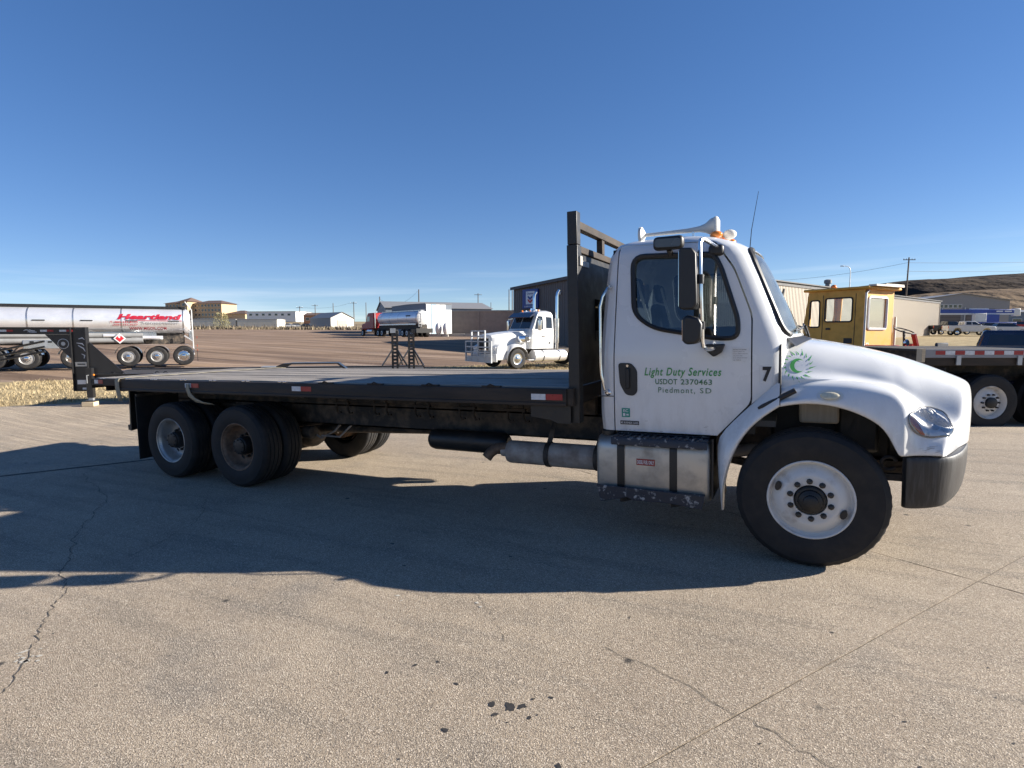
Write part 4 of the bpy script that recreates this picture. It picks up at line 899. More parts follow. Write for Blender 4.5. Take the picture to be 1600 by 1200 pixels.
def front_wheel(y, ax):
    s = -1 if ax == '-y' else 1; c = (0, y, .525)
    P = [(.296, -.02), (.302, -.004), (.302, .006), (.296, .011), (.288, .007), (.284, -.012), (.277, -.034), (.268, -.042), (.258, -.036), (.238, -.012), (.205, .006), (.190, .012), (.180, .013), (.172, .011), (.116, .011), (.113, .004), (.112, -.03)]
    w = part('wheel', MB().lathe(P, ax, c, 64, False), M['rim_white'], T, smooth=35)
    for a in (R(158), R(-22)):
        pts = oval(c[0], c[2], a, c, .238); d = y + s * .002
        cut_ = MB().prism(pts, 1, d - s * .03, d + s * .012)
        part('hand_hole', cut_, M['hub'], w, smooth=None)
    part('hub', MB().lathe([(.112, -.02), (.108, .02), (.100, .028), (.085, .030), (.080, .050), (.060, .062), (.052, .064), (.050, .085), (.040, .092), (.01, .093)], ax, c, 32), M['hub'], w, smooth=35)
    for k in range(8):
        a = k * .7854 + .2; part('hub_bolt', MB().lathe([(.007, 0), (.006, .008)], ax, (c[0] + .092 * math.cos(a), c[1] + s * .029, c[2] + .092 * math.sin(a)), 6), M['lug'], w)
    nuts(c, ax, w, .1425, 10, .011); part('tyre', MB().lathe([(r + (r - .29) * .06, h) for r, h in TY], ax, c, 96, False, JAG), M['rubber'], w, smooth=28)
    part('brake_drum', MB().lathe([(.21, -.25), (.22, -.05)], ax, c, 24), M['hub'], w)
front_wheel(-1.20, '-y'); front_wheel(1.20, 'y')
def dual_wheel(x, ax, m, hubm):
    s = -1 if ax == '-y' else 1; c = (x, s * 1.222, .515)
    P = [(.294, -.02), (.302, -.006), (.302, .003), (.297, .006), (.288, .002), (.284, -.014), (.270, -.026), (.262, -.05), (.258, -.105), (.246, -.128), (.236, -.152), (.215, -.166), (.19, -.168), (.116, -.168), (.112, -.16)]
    w = part('wheel', MB().lathe(P, ax, c, 48, False), m, T, smooth=35)
    part('hub', MB().lathe([(.112, -.17), (.112, -.06), (.106, -.045), (.098, -.04), (.098, -.02), (.07, -.012), (.02, -.01)], ax, c, 28), hubm, w, smooth=35)
    nuts(c, ax, w, .1425, 10, -.168, h=.04)
    for k in range(8):
        a = k * .7854; part('hub_bolt', MB().lathe([(.009, 0), (.008, .014)], ax, (c[0] + .084 * math.cos(a), c[1] + s * -.017, c[2] + .084 * math.sin(a)), 6), M['lug'], w)
    for k in range(5):
        a = R(72 * k + 20); pts = oval(c[0], c[2], a, c, .205)
        part('hand_hole', MB().prism(pts, 1, c[1] - s * .172, c[1] - s * .1655), M['hub'], w, smooth=None)
    tyre(c, ax, w); tyre((c[0], c[1] - s * .325, c[2]), ax, w)
    part('inner_rim', MB().lathe([(.29, -.34), (.27, -.36), (.25, -.45), (.25, -.55)], ax, c, 32, False), M['rim_rust'], w)
    part('brake_drum', MB().lathe([(.20, -.62), (.21, -.36)], ax, c, 24), M['rim_rust'], w)
for x, mm_ in ((X1, 'rim_rust'), (X2, 'rim_silver')):
    dual_wheel(x, '-y', M[mm_], M['hub']); dual_wheel(x, 'y', M['rim_rust'], M['hub'])
    part('axle', MB().tube([(x, -.9, .515), (x, .9, .515)], .075, 12).sphere((x, 0, .53), .24, .22, .24), M['chassis'], T)
part('front_axle', MB().bar((0, -.9, .44), (0, .9, .44), .12, .10), M['chassis'], T)
part('drive_shaft', MB().tube([(-.9, 0, .75), (-3.4, 0, .68), (X1, 0, .56)], .055, 10).tube([(X1, 0, .53), (X2, 0, .53)], .05, 10), M['chassis'], T)
for y in (-.47, .47):
    xm = (X1 + X2) / 2
    part('walking_beam', MB().prism([(X1 + .1, .56), (xm, .50), (X2 - .1, .56), (X2 - .1, .42), (xm, .30), (X1 + .1, .42)], 1, y - .05, y + .05), M['chassis'], T)
    part('suspension', MB().box(xm - .18, xm + .18, y - .08, y + .08, .48, .98).prism([(xm - .55, .95), (xm + .55, .95), (xm + .2, .78), (xm - .2, .78)], 1, y - .06, y + .06), M['chassis'], T)
    part('leaf_spring', MB().bar((-.75, y, .66), (0, y, .54), .08, .06).bar((0, y, .54), (.75, y, .66), .08, .06), M['chassis'], T)
part('brake_chamber', MB().lathe([(.06, 0), (.085, .02), (.085, .16), (.06, .18)], 'x', (X1 + .35, -.45, .60), 16).lathe([(.06, 0), (.085, .02), (.085, .16), (.06, .18)], 'x', (X1 + .35, .45, .60), 16), M['chassis'], T)
part('air_hose', MB().tube([(X1 + .95, -.3, .80), (X1 + .8, -.36, .62), (X1 + .6, -.4, .52), (X1 + .45, -.42, .60)], .014, 6).tube([(X1 + 1.15, -.32, .78), (X1 + .9, -.38, .55), (X1 + .62, -.42, .56)], .012, 6), M['muffler'], T)
part('torque_rod', MB().tube([(X1 + 1.2, -.3, .82), (X1 + .1, -.3, .66)], .03, 8), M['chassis'], T)
# rear end
for s in (-1, 1): part('rear_plate', MB().prism([(s * .97, 1.23), (s * .60, 1.23), (s * .60, .60), (s * .99, .545)], 0, -8.98, -8.95), M['black_steel'], T)
part('rear_bumper_bar', MB().box(-9.05, -8.985, -.98, .98, .55, .63), M['black_steel'], T, bevel=.006)
for k in range(4): part('tail_lamp', MB().lathe([(.03, 0), (.028, .012)], 'x', (-8.948, -.80 - .03 * (k % 2), 1.02 - .07 * k), 10), M['sticker'], T)
for y in (-.90, .90): part('mud_flap', MB().box(-8.42, -8.405, y - .31, y + .31, .20, 1.10), M['rubber'], T)
part('flap_bracket', MB().bar((-8.41, -1.2, 1.11), (-8.41, 1.2, 1.11), .04, .04), M['chassis'], T)
# unseen far-side box, added so light does not pour through under the cab
part('far_light_block', MB().box(-1.6, -.8, .58, 1.1, .40, .90), M['alu'], T, bevel=.05)

# ---- webbing straps lying on the bed: things of their own
def webbing(name, label, pts, w=.05):
    l, r = [], []
    for i, p in enumerate(pts):
        a = Vector(pts[max(0, i - 1)]); b = Vector(pts[min(len(pts) - 1, i + 1)]); d = (b - a).normalized()
        sd_ = Vector((1, 0, 0)) - d * d.x; sd_.normalize(); p = Vector(p); l.append(p - sd_ * w); r.append(p + sd_ * w)
    n = []
    up = [q + Vector((0, 0, 0)) for q in l]
    o = part(name, MB().grid([l, r]), M['strap'], None, smooth=50)
    md = o.modifiers.new('t', 'SOLIDIFY'); md.thickness = .004
    return tag(o, label, 'strap', 'cargo straps over the flatbed')
webbing('cargo_strap', 'dusty webbing strap lying across the bed near its tail and hanging down the side', [(-8.25, 1.29, 1.1), (-8.25, 1.27, 1.34), (-8.30, 1.2, 1.362), (-8.42, .4, 1.361), (-8.56, -.5, 1.361), (-8.66, -1.15, 1.363), (-8.68, -1.262, 1.352), (-8.685, -1.285, 1.325), (-8.68, -1.288, 1.22), (-8.66, -1.285, 1.12), (-8.655, -1.27, 1.03)], .05)
webbing('loose_strap_end', 'short curled strap end hanging under the bed rail above the rearmost wheel', [(-7.13, -1.283, 1.30), (-7.13, -1.29, 1.24), (-7.09, -1.295, 1.16), (-7.0, -1.28, 1.09), (-6.88, -1.24, 1.05), (-6.76, -1.20, 1.035)], .035)

# ================================================================== EVERYTHING ROUND ABOUT
def eye(e, n, h):
    """site point h metres above the viewer's eye level (true level, not the apron's)"""
    x = CAM.x + e * HR[0] + n * HF[0]; y = CAM.y + e * HR[1] + n * HF[1]
    return Vector((x, y, CAM.z + (h - (x - CAM.x) * UG.x - (y - CAM.y) * UG.y) / UG.z))
def heading(e, n): return math.atan2(n, e) + YAW
M['tank_polish'] = mat('brushed tank aluminium', (.84, .84, .85), .40, metal=.62, var=.06, scale=1.2, rvar=.06)
M['tank_band'] = mat('tank band', (.62, .63, .64), .3, metal=.9)
M['grey_pipe'] = mat('grey pipe', (.24, .24, .235), .6, var=.12)
M['trailer_black'] = mat('glossy black trailer steel', (.016, .016, .017), .35, var=.2, coat=.2)
M['deco'] = mat('silver trailer decal', (.55, .56, .58), .35, var=.1)
M['red_vinyl'] = mat('red lettering', (.36, .012, .03), .4, var=.06)
M['grey_vinyl'] = mat('grey lettering', (.20, .20, .22), .4, var=.06)
M['yellow'] = mat('mustard machine paint', (.66, .33, .045), .5, scale=4, col2=(.46, .23, .033), amt=(.45, .8), bump=.05, bscale=30)
M['navy'] = mat('navy pickup paint', (.008, .014, .045), .25, var=.2, coat=.6)
M['dark_glass'] = mat('dark vehicle glass', (.02, .024, .03), .05, var=.1, coat=.5, rvar=.02)
M['shop_glass'] = glass('clear cab glass', (.75, .8, .78), 1.)
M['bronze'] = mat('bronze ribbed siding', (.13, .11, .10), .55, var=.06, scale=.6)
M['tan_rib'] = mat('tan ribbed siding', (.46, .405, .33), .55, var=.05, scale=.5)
M['cream'] = mat('cream siding', (.62, .58, .49), .6, var=.05, scale=.5)
M['roof_trim'] = mat('dark roof trim', (.07, .065, .065), .5, var=.1)
M['grey_rib'] = mat('grey siding', (.25, .25, .255), .6, var=.06)
M['grey_roof'] = mat('grey metal roof', (.22, .215, .21), .5, var=.08)
M['blue_grey'] = mat('blue grey siding', (.16, .19, .225), .6, var=.06)
M['brown_wall'] = mat('brown stained block wall', (.27, .215, .175), .85, var=.15, scale=1.2)
M['conc_wall'] = mat('weathered concrete kerb wall', (.33, .31, .28), .9, var=.12, scale=1.5)
M['hotel'] = mat('ochre hotel stucco', (.50, .36, .215), .85, var=.06, scale=.2)
M['hotel_roof'] = mat('brown hip roof', (.11, .07, .055), .8, var=.1)
M['white_wall'] = mat('white wall', (.72, .72, .70), .6, var=.04)
M['orange_roof'] = mat('terracotta wall', (.42, .20, .10), .8, var=.1)
M['pole'] = mat('weathered pole', (.11, .085, .065), .9, var=.2, scale=8)
M['galv'] = mat('galvanised steel', (.42, .43, .44), .45, metal=.6, var=.1)
M['sign_blue'] = mat('sign blue', (.012, .045, .23), .4, var=.05)
M['sign_red'] = mat('sign red', (.5, .02, .03), .4, var=.05)
M['boom_blue'] = mat('crane blue', (.015, .05, .27), .35, var=.1)
M['red_paint'] = mat('red machine paint', (.34, .02, .02), .4, var=.15)
M['silver_car'] = mat('silver car paint', (.45, .46, .47), .3, metal=.5, var=.05)
M['bush'] = mat('pale dry bush', (.24, .21, .11), .9, scale=1.2, col2=(.40, .37, .20), amt=(.35, .65), spec=.1)
M['sky_panel'] = mat('pale blue panel', (.45, .58, .66), .5, var=.05)
M['screen'] = mat('chain link rail', (.25, .25, .25), .5, metal=.5)

def wheel_at(parent, x, y, r, side, rim, w=.28, rr=.58, lugs=True, depth=.03, n=40):
    """plain road wheel: rim mesh > tyre, hub"""
    ax = 'y' if side > 0 else '-y'; k = r / .515; c = (x, y, r)
    P = [(rr * r * .97, -.04), (rr * r * 1.02, -.004), (rr * r * 1.0, .008), (rr * r * .95, -.01), (rr * r * .88, -depth), (rr * r * .7, -depth * .6), (rr * r * .5, -depth * .2), (rr * r * .38, -depth * .2), (rr * r * .36, .0), (.01, .01)]
    o = part('wheel', MB().lathe(P, ax, c, n, False), rim, parent, smooth=35)
    T_ = [(rr * r, -.02), (rr * r * 1.06, .004), (r * .80, .016), (r * .92, .008), (r * .985, -.02), (r, -.045), (r, -w + .045), (r * .97, -w + .015), (r * .8, -w), (rr * r, -w + .03)]
    part('tyre', MB().lathe(T_, ax, c, n, False), M['rubber'], o, smooth=30)
    hb_ = part('hub', MB().lathe([(r * .20, -.02), (r * .19, .045), (r * .12, .06), (.01, .062)], ax, c, 16), M['hub'] if rim is M['rim_white'] else M['chrome'], o)
    if lugs:
        mb = MB(); s = side
        for q in range(10):
            a = q * .6283; mb2 = MB().lathe([(.02, -.01), (.016, .03)], ax, (x + r * .29 * math.cos(a), y, r + r * .29 * math.sin(a)), 6); part('lug_nut', mb2, M['lug'], o)
    return o

# ---------------------------------------------------------------- sheds and metal buildings
def ribbed(w, h0, h1, pitch=.31, rib=.035, inv=False):
    """corrugated panel in the xz plane, ribs towards -y, top sloping from h0 to h1"""
    n = max(1, round(w / pitch)); p = w / n; xs = []; ys = []
    for k in range(n):
        for t, d in ((0, 0), (.62, 0), (.70, -rib), (.92, -rib)): xs.append((k + t) * p); ys.append(d)
    xs.append(w - .008); ys.append(0)
    return MB().grid([[(x, y, 0) for x, y in zip(xs, ys)], [(x, y, h0 + (h1 - h0) * x / w) for x, y in zip(xs, ys)]])
def shed(name, label, cat, loc, rz, L, D, eave, ridge, mw, mr, along='x', panels=0., pm=None, over=.25, group=None, mg=None, trim=None):
    """box building, front wall on y=0 facing -y, x from 0 to L, y from 0 to D; ridge along x or y"""
    t = thing(name, label, cat, loc, rz, group, True); mg = mg or mw
    if along == 'x':
        front = [(0, eave), (L, eave)]; side = [(0, eave), (D / 2, ridge), (D, eave)]
    else:
        front = [(0, eave), (L / 2, ridge), (L, eave)]; side = [(0, eave), (D, eave)]
    fz = lambda x: float(np.interp(x, [p[0] for p in front], [p[1] for p in front])); sz = lambda y: float(np.interp(y, [p[0] for p in side], [p[1] for p in side]))
    if panels:
        cache = {}
        def wallrun(length, zf, mtl, base):
            n = max(1, round(length / panels)); w = length / n
            for k in range(n):
                h0, h1 = round(zf(k * w), 3), round(zf((k + 1) * w), 3); key = (round(w, 3), h0, h1, mtl.name)
                if key not in cache: cache[key] = ribbed(w, h0, h1).mesh('wall_panel'); cache[key].materials.append(mtl)
                o = link('wall_panel', cache[key], None, t); o.matrix_local = base @ Matrix.Translation((k * w, 0, 0))
        wallrun(L, fz, mw, Matrix.Identity(4))
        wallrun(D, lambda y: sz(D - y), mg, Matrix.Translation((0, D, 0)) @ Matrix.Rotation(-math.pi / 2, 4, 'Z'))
        mb = MB(); rx = [p[0] for p in front]
        part('back_wall', MB().add([(L, 0, 0), (L, D, 0), (L, D, eave), (L, D / 2, sz(D / 2)), (L, 0, eave), (0, D, 0), (0, D, eave)], [(0, 1, 2, 3, 4), (1, 5, 6, 2)]), mw, t, smooth=None)
    else:
        part('wall', MB().prism([(0, 0)] + [(0, eave)] + ([(D / 2, ridge)] if along == 'x' else []) + [(D, eave), (D, 0)], 0, .0, L) if along == 'x' else MB().prism([(0, 0), (0, eave), (L / 2, ridge), (L, eave), (L, 0)], 1, 0, D), mw, t, smooth=None)
    th = .12
    if along == 'x':
        for y0, y1, z0, z1 in ((-over, D / 2, eave - over * (ridge - eave) / (D / 2), ridge), (D / 2, D + over, ridge, eave - over * (ridge - eave) / (D / 2))):
            part('roof', MB().prism([(y0, z0 + .02), (y1, z1 + .02), (y1, z1 + th), (y0, z0 + th)], 0, -over, L + over), mr, t, smooth=None)
    else:
        for x0, x1, z0, z1 in ((-over, L / 2, eave - over * (ridge - eave) / (L / 2), ridge), (L / 2, L + over, ridge, eave - over * (ridge - eave) / (L / 2))):
            part('roof', MB().prism([(x0, z0 + .02), (x1, z1 + .02), (x1, z1 + th), (x0, z0 + th)], 1, -over, D + over), mr, t, smooth=None)
    if trim:
        part('eave_trim', MB().box(-.05, L + .05, -.09, -.045, eave - .32, eave + .02), trim, t, smooth=None)
        part('corner_trim', MB().box(-.06, .05, -.09, -.04, 0, eave - .33), trim, t, smooth=None); part('corner_trim', MB().box(L - .1, L + .06, -.09, -.04, 0, eave - .33), trim, t, smooth=None)
    return t
def window(t, x0, x1, z0, z1, y=0., sub='pane', m=None, fm=None):
    f = part('window', MB().box(x0, x1, y - .06, y - .012, z0, z1), fm or M['white_wall'], t, smooth=None)
    part('pane', MB().box(x0 + .08, x1 - .08, y - .075, y - .062, z0 + .08, z1 - .08), m or M['dark_glass'], f, smooth=None)
    return f

# long metal building behind the cab: sunlit long side to the right, shaded bronze gable to the left
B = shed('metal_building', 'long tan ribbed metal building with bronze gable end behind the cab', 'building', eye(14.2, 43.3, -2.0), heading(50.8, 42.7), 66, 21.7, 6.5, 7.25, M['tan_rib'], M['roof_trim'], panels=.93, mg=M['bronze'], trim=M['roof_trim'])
# things on its gable (local x=0 plane, facing -x)
sg = part('wall_sign', MB().box(-.24, -.06, 17.7, 20.0, 4.35, 6.25), M['sign_blue'], B, smooth=None)
part('sign_panel', MB().box(-.255, -.243, 18.15, 19.45, 4.75, 6.05), M['sticker'], sg, smooth=None)
for k, (mm_, z) in enumerate(((M['sign_blue'], 5.35), (M['sign_red'], 5.02))):
    part('chevron', MB().prism([(18.45, z + .28), (18.80, z + .06), (19.15, z + .28), (19.15, z + .06), (18.80, z - .18), (18.45, z + .06)], 0, -.27, -.258), mm_, sg, smooth=None)
gl = fit(glyphs('Chevron', 1, 0, .02), 18.32, 19.28, 5.72, 5.92); part('sign_lettering', MB().add([(-.262, 37.6 - x, z) for x, z in gl[0]], gl[1]), M['sign_blue'], sg, smooth=None)
gl = fit(glyphs('LUBRICANTS', 1, 0, .01), 18.0, 19.7, 4.46, 4.62); part('sign_lettering', MB().add([(-.246, 37.7 - x, z) for x, z in gl[0]], gl[1]), M['sticker'], sg, smooth=None)
part('wall_lamp', MB().box(-.25, -.05, 14.6, 15.0, 5.5, 5.8), M['sticker'], B, bevel=.05)
part('gable_trim', MB().prism([(-.2, 6.30), (10.85, 7.05), (21.9, 6.30), (21.9, 6.52), (10.85, 7.27), (-.2, 6.52)], 0, -.30, -.255), M['roof_trim'], B, smooth=None)
part('roof_vent', MB().lathe([(.28, 0), (.28, 1.1), (.42, 1.15), (.42, 1.5), (.2, 1.6)], 'z', (33, 3.4, 6.5), 12), M['grey_roof'], B)

# grey gabled shop at the right, with big doors
B = shed('workshop', 'grey gabled workshop with large roller doors below the hill', 'building', eye(79.5, 112, -1.2), heading(1, -.10), 17.4, 24, 7.2, 8.55, M['grey_rib'], M['grey_roof'], along='y')
for x0, x1, z1 in ((4.4, 8.6, 5.3), (9.6, 14.8, 5.6)):
    d = part('roller_door', MB().box(x0, x1, -.10, -.012, 0, z1), M['bronze'], B, smooth=None)
    for k in range(1, 8): part('door_slat', MB().box(x0 + .05, x1 - .05, -.125, -.103, z1 * k / 8 - .05, z1 * k / 8 + .05), M['roof_trim'], d, smooth=None)
for k in range(5): window(B, 4.6 + k * .85, 5.35 + k * .85, 5.75, 6.5)
part('porch_frame', MB().bar((4.0, -.4, 0), (4.0, -.4, 5.6), .2, .2).bar((9.1, -.4, 0), (9.1, -.4, 5.9), .2, .2).bar((4.0, -.4, 4.4), (5.2, -.1, 5.7), .15, .15), M['galv'], B, smooth=None)
B = shed('office', 'low blue grey office at the right edge behind the workshop', 'building', eye(127.5, 146, -1), heading(1, -.15), 22, 12, 5.9, 6.6, M['blue_grey'], M['grey_roof'])
for k in range(5): window(B, 1.5 + k * 3.6, 3.7 + k * 3.6, 2.6, 4.3)

# brown block building and its concrete kerb wall in the middle distance
B = shed('storage_building', 'flat brown block storage building left of the white tractor', 'building', eye(-11.3, 97, -1.2), heading(1, -.06), 30, 14, 4.7, 4.9, M['brown_wall'], M['grey_roof'], over=.1)
for k in range(6): part('pilaster', MB().box(1 + k * 4.6, 1.35 + k * 4.6, -.12, -.012, 0, 4.55), M['brown_wall'], B, smooth=None)
part('parapet_cap', MB().box(-.1, 30.1, -.16, .2, 4.62, 4.78), M['conc_wall'], B, smooth=None)
kw = thing('kerb_wall', 'low concrete wall running below the brown storage building', 'wall', eye(-13.6, 88, -1.6), heading(1, -.05), None, True)
for k in range(8): part('wall_block', MB().box(k * 3.2, k * 3.2 + 3.18, 0, .5, 0, 1.25 + random.uniform(-.03, .03)), M['conc_wall'], kw, bevel=.03)
# white oval tanks standing against it
for k, px in enumerate((-11.25, -10.1)):
    t = thing('storage_tank', ('upright white oval tank, the one nearer the silver tanker' if k == 0 else 'upright white oval tank, the one nearer the brown building'), 'tank', eye(px * .98, 86.5, -.55), YAW, 'white oval tanks by the brown building', True)
    part('shell', MB().sphere((0, 0, .95), .5, .75, .95, 16, 10), M['white2'], t, smooth=60); part('saddle', MB().box(-.35, .35, -.5, .5, -.6, .12), M['conc_wall'], t)
# big grey shed with tall white doors
B = shed('large_shed', 'big grey gabled metal shed with tall pale door panels', 'building', eye(-23.8, 108, -1.6), heading(.95, .32), 21, 16, 6.1, 7.6, M['blue_grey'], M['grey_roof'], along='x', mg=M['grey_rib'])
WE = shed('white_ended_shed', 'flat blue grey shed with tall white end panels before the big grey shed', 'building', eye(-13.5, 90, -1.4), heading(.84, .54), 4.6, 14.6, 5.75, 5.85, M['blue_grey'], M['grey_roof'], over=.06)
for k in range(4):
    part('door_panel', MB().box(.06 + k * .86, .86 + k * .86, -.14 - .03 * (k % 2), -.012, .3, 5.7), M['white_wall'] if k != 1 else M['sky_panel'], WE, smooth=None)
part('door_panel', MB().box(3.52, 4.54, -.12, -.012, .3, 4.9), M['white_wall'], WE, smooth=None)
# small grey barn, cream low sheds, far buildings on the left
B = shed('barn', 'small grey barn with tan sunlit gable beyond the lot', 'building', eye(-50.0, 158, .4), heading(.72, .69), 7, 13, 3.4, 5.0, M['cream'], M['grey_roof'], along='y', mg=M['grey_rib'])
part('barn_side', MB().box(-.09, -.012, .0, 13, 0, 3.3), M['grey_rib'], B, smooth=None)
part('barn_door', MB().box(2.0, 4.8, -.08, -.012, 0, 2.8), M['tan_rib'], B, smooth=None)
for k, (e0, L, lab) in enumerate(((-94.6, 13.0, 'long low cream storage shed directly right of the silver tanker'), (-80.9, 11.6, 'long low cream storage shed beside the pale bush, right one of two'))):
    B = shed('low_shed', lab, 'building', eye(e0, 168, .35), heading(1, .05), L, 7, 3.2, 3.35, M['cream'], M['grey_roof'], group='cream sheds along the far fence', over=.1)
    for q in range(int(L / 1.45)): part('roller_door', MB().box(.15 + q * 1.45, 1.42 + q * 1.45, -.07, -.012, .05, 2.6), M['cream'], B, smooth=None)
B = shed('white_warehouse', 'long white flat warehouse right of the ochre hotel', 'building', eye(-115, 248, 4.2), heading(1, -.16), 23, 14, 4.4, 4.6, M['white_wall'], M['grey_roof'])
for k in range(7): window(B, 1.2 + k * 3, 2.6 + k * 3, 2.6, 3.6)
B = shed('roadside_restaurant', 'small terracotta roadside building among parked vehicles', 'building', eye(-83, 228, 3.2), heading(1, 0), 10, 9, 3.2, 4.3, M['orange_roof'], M['hotel_roof'])
for k in range(4): window(B, .8 + k * 2.3, 2.3 + k * 2.3, 1.2, 2.4)
B = shed('flat_warehouse', 'grey flat roofed warehouse showing above the lettered tanker', 'building', eye(-149, 175, 2), heading(1, -.02), 17, 14, 5.9, 6.1, M['grey_rib'], M['grey_roof'])
B = shed('white_cabin', 'small white cabin top showing left of the hotel', 'building', eye(-158, 250, 6), heading(1, 0), 5.0, 5, 4.4, 4.7, M['white_wall'], M['grey_roof'])
# the hotel
H = thing('hotel', 'four storey ochre hotel with brown hip roofs on the left skyline', 'building', eye(-212, 350, 5.5), heading(1, -.25), None, True)
def block(x0, x1, y0, y1, h, rh, nm='wing'):
    part(nm, MB().box(x0, x1, y0, y1, 0, h), M['hotel'], H, smooth=None)
    k = min(x1 - x0, y1 - y0) * .42; o = .9
    part('roof', MB().add([(x0 - o, y0 - o, h + .02), (x1 + o, y0 - o, h + .02), (x1 + o, y1 + o, h + .02), (x0 - o, y1 + o, h + .02), (x0 + k, (y0 + y1) / 2, h + rh), (x1 - k, (y0 + y1) / 2, h + rh)],
                          [(0, 1, 5, 4), (1, 2, 5), (2, 3, 4, 5), (3, 0, 4), (3, 2, 1, 0)]), M['hotel_roof'], H, smooth=None)
block(0, 13, 0, 14, 11.6, 2.0); block(18, 38, 3, 16, 11.4, 2.2); block(13, 18, -2, 10, 12.6, 2.6, 'tower'); block(39, 52, 6, 18, 5.2, 2.2, 'lobby'); block(-7, -1, 2, 12, 6.0, 1.4, 'lobby')
for fl in range(4):
    for k in range(5): window(H, .9 + k * 2.4, 2.2 + k * 2.4, 1.2 + fl * 2.75, 2.7 + fl * 2.75)
    for k in range(8): window(H, 18.8 + k * 2.4, 20.1 + k * 2.4, 1.2 + fl * 2.75, 2.7 + fl * 2.75, 3)
    window(H, 14.4, 16.6, 1.2 + fl * 2.9, 2.8 + fl * 2.9, -2)
# ---------------------------------------------------------------- poles, lamps, wires
def pole(e, n, htop, arms, label, lean=0.):
    b = eye(e, n, -3); t = thing('utility_pole', label, 'pole', b, YAW, 'utility poles on the skyline', True); h = htop + 3
    part('shaft', MB().tube([(0, 0, 0), (lean, 0, h)], [.17, .11], 8), M['pole'], t)
    for a in range(arms):
        part('crossarm', MB().box(lean - 1.1, lean + 1.1, -.16, -.05, h - .5 - a * .9, h - .38 - a * .9), M['pole'], t)
        for x in (-1, -.5, .5, 1): part('insulator', MB().lathe([(.05, 0), (.06, .12), (.02, .2)], 'z', (lean + x, -.1, h - .38 - a * .9), 6), M['galv'], t)
    return b
for px, y, n, arms, lab in ((472, 479, 190, 1, 'utility pole over the white warehouse end'), (496, 476, 200, 1, 'utility pole behind the terracotta building'), (524, 474, 200, 0, 'bare utility pole left of the grey barn'), (556, 472, 190, 1, 'utility pole right over the grey barn'),
                             (575, 473, 210, 0, 'thin utility pole just left of the red tractor cab'), (596.5, 464, 150, 0, 'tall bare pole left of the big grey shed'), (657, 453, 120, 0, 'tallest bare pole standing out over the big grey shed roof'), (749, 459, 170, 1, 'utility pole over the brown storage building'),
                             (769, 473, 230, 0, 'short far pole right of the one over the brown building'), (797, 453, 160, 0, 'slim mast close left of the bronze gable'), (802, 450, 165, 0, 'slim mast touching the bronze gable corner')):
    pole((px - 800) / 884 * n, n, (518 - y) * n / 884, arms, lab)
pole((1412 - 800) / 884 * 104, 104, (518 - 404) * 104 / 884, 1, 'dark leaning utility pole right of the yellow cab', .25)
sl = thing('street_light', 'curved arm street light over the metal building roof', 'street light', eye((1325 - 800) / 884 * 98, 98, -2), YAW, None, True)
part('mast', MB().tube([(0, 0, 0), (0, 0, 12.2), (-.12, 0, 12.8), (-.45, 0, 13.1), (-1.2, 0, 13.2)], [.12, .07, .06, .05, .04], 8), M['galv'], sl)
part('lamp_head', MB().box(-1.75, -1.15, -.13, .13, 13.1, 13.24), M['galv'], sl, bevel=.04)
def wire(a, b, sag, label, r=.022):
    a, b = Vector(a), Vector(b); pts = []
    for t in np.linspace(0, 1, 17):
        p = a.lerp(b, t); p.z -= sag * 4 * t * (1 - t); pts.append(p)
    o = part('power_line', MB().tube(pts, r, 4), M['pole']); tag(o, label, 'wire', 'overhead wires')
def px_(px, y, n): return eye((px - 800) / 884 * n, n, (518 - y) * n / 884)
wire(px_(657, 456, 120), px_(596.5, 466, 150), 2.2, 'sagging wire between the tallest pole and the pole left of the shed')
wire(px_(472, 480, 190), px_(556, 473, 190), 1, 'wire from the pole over the warehouse to the pole over the barn')
wire(px_(1416, 412, 104), px_(1760, 404, 150), .5, 'upper wire running right from the dark leaning pole'); wire(px_(1415, 425, 104), px_(1760, 418, 150), .5, 'lower wire running right from the dark leaning pole')
wire(px_(1416, 412, 104), px_(1180, 440, 140), .8, 'wire running left from the leaning pole over the metal building')

# ---------------------------------------------------------------- bush at the far fence, fence posts
def bush(e, n, r, h, label):
    t = thing('bush', label, 'bush', site(e, n), 0); 
    mb = MB()
    for _ in range(1500):
        a = random.uniform(0, 6.283); q = random.random() ** .5; z = random.uniform(.05, 1); rr = r * q * (1 - .55 * z ** 2); p = Vector((rr * math.cos(a), rr * math.sin(a), h * z)); d = Vector((math.cos(a) * .5, math.sin(a) * .5, random.uniform(.3, 1.2))).normalized() * random.uniform(.25, .6); w = d.cross(Vector((random.random(), random.random(), .3))).normalized() * .05
        mb.add([p - w, p + w, p + d], [(0, 1, 2)])
    part('foliage', mb, M['bush'], t, smooth=None, kind='stuff')
    for k in range(7):
        a = k * .9; part('stem', MB().tube([(0, 0, -.2), (r * .4 * math.cos(a), r * .4 * math.sin(a), h * .7)], [.05, .02], 5), M['pole'], t)
bush((350 - 800) / 884 * 150, 150, 2.3, 4.1, 'pale dry bush in front of the cream sheds')
M['scrub'] = mat('grey brown scrub', (.13, .105, .075), .95, scale=1., col2=(.26, .21, .14), amt=(.35, .65), spec=.1)
mb = MB()
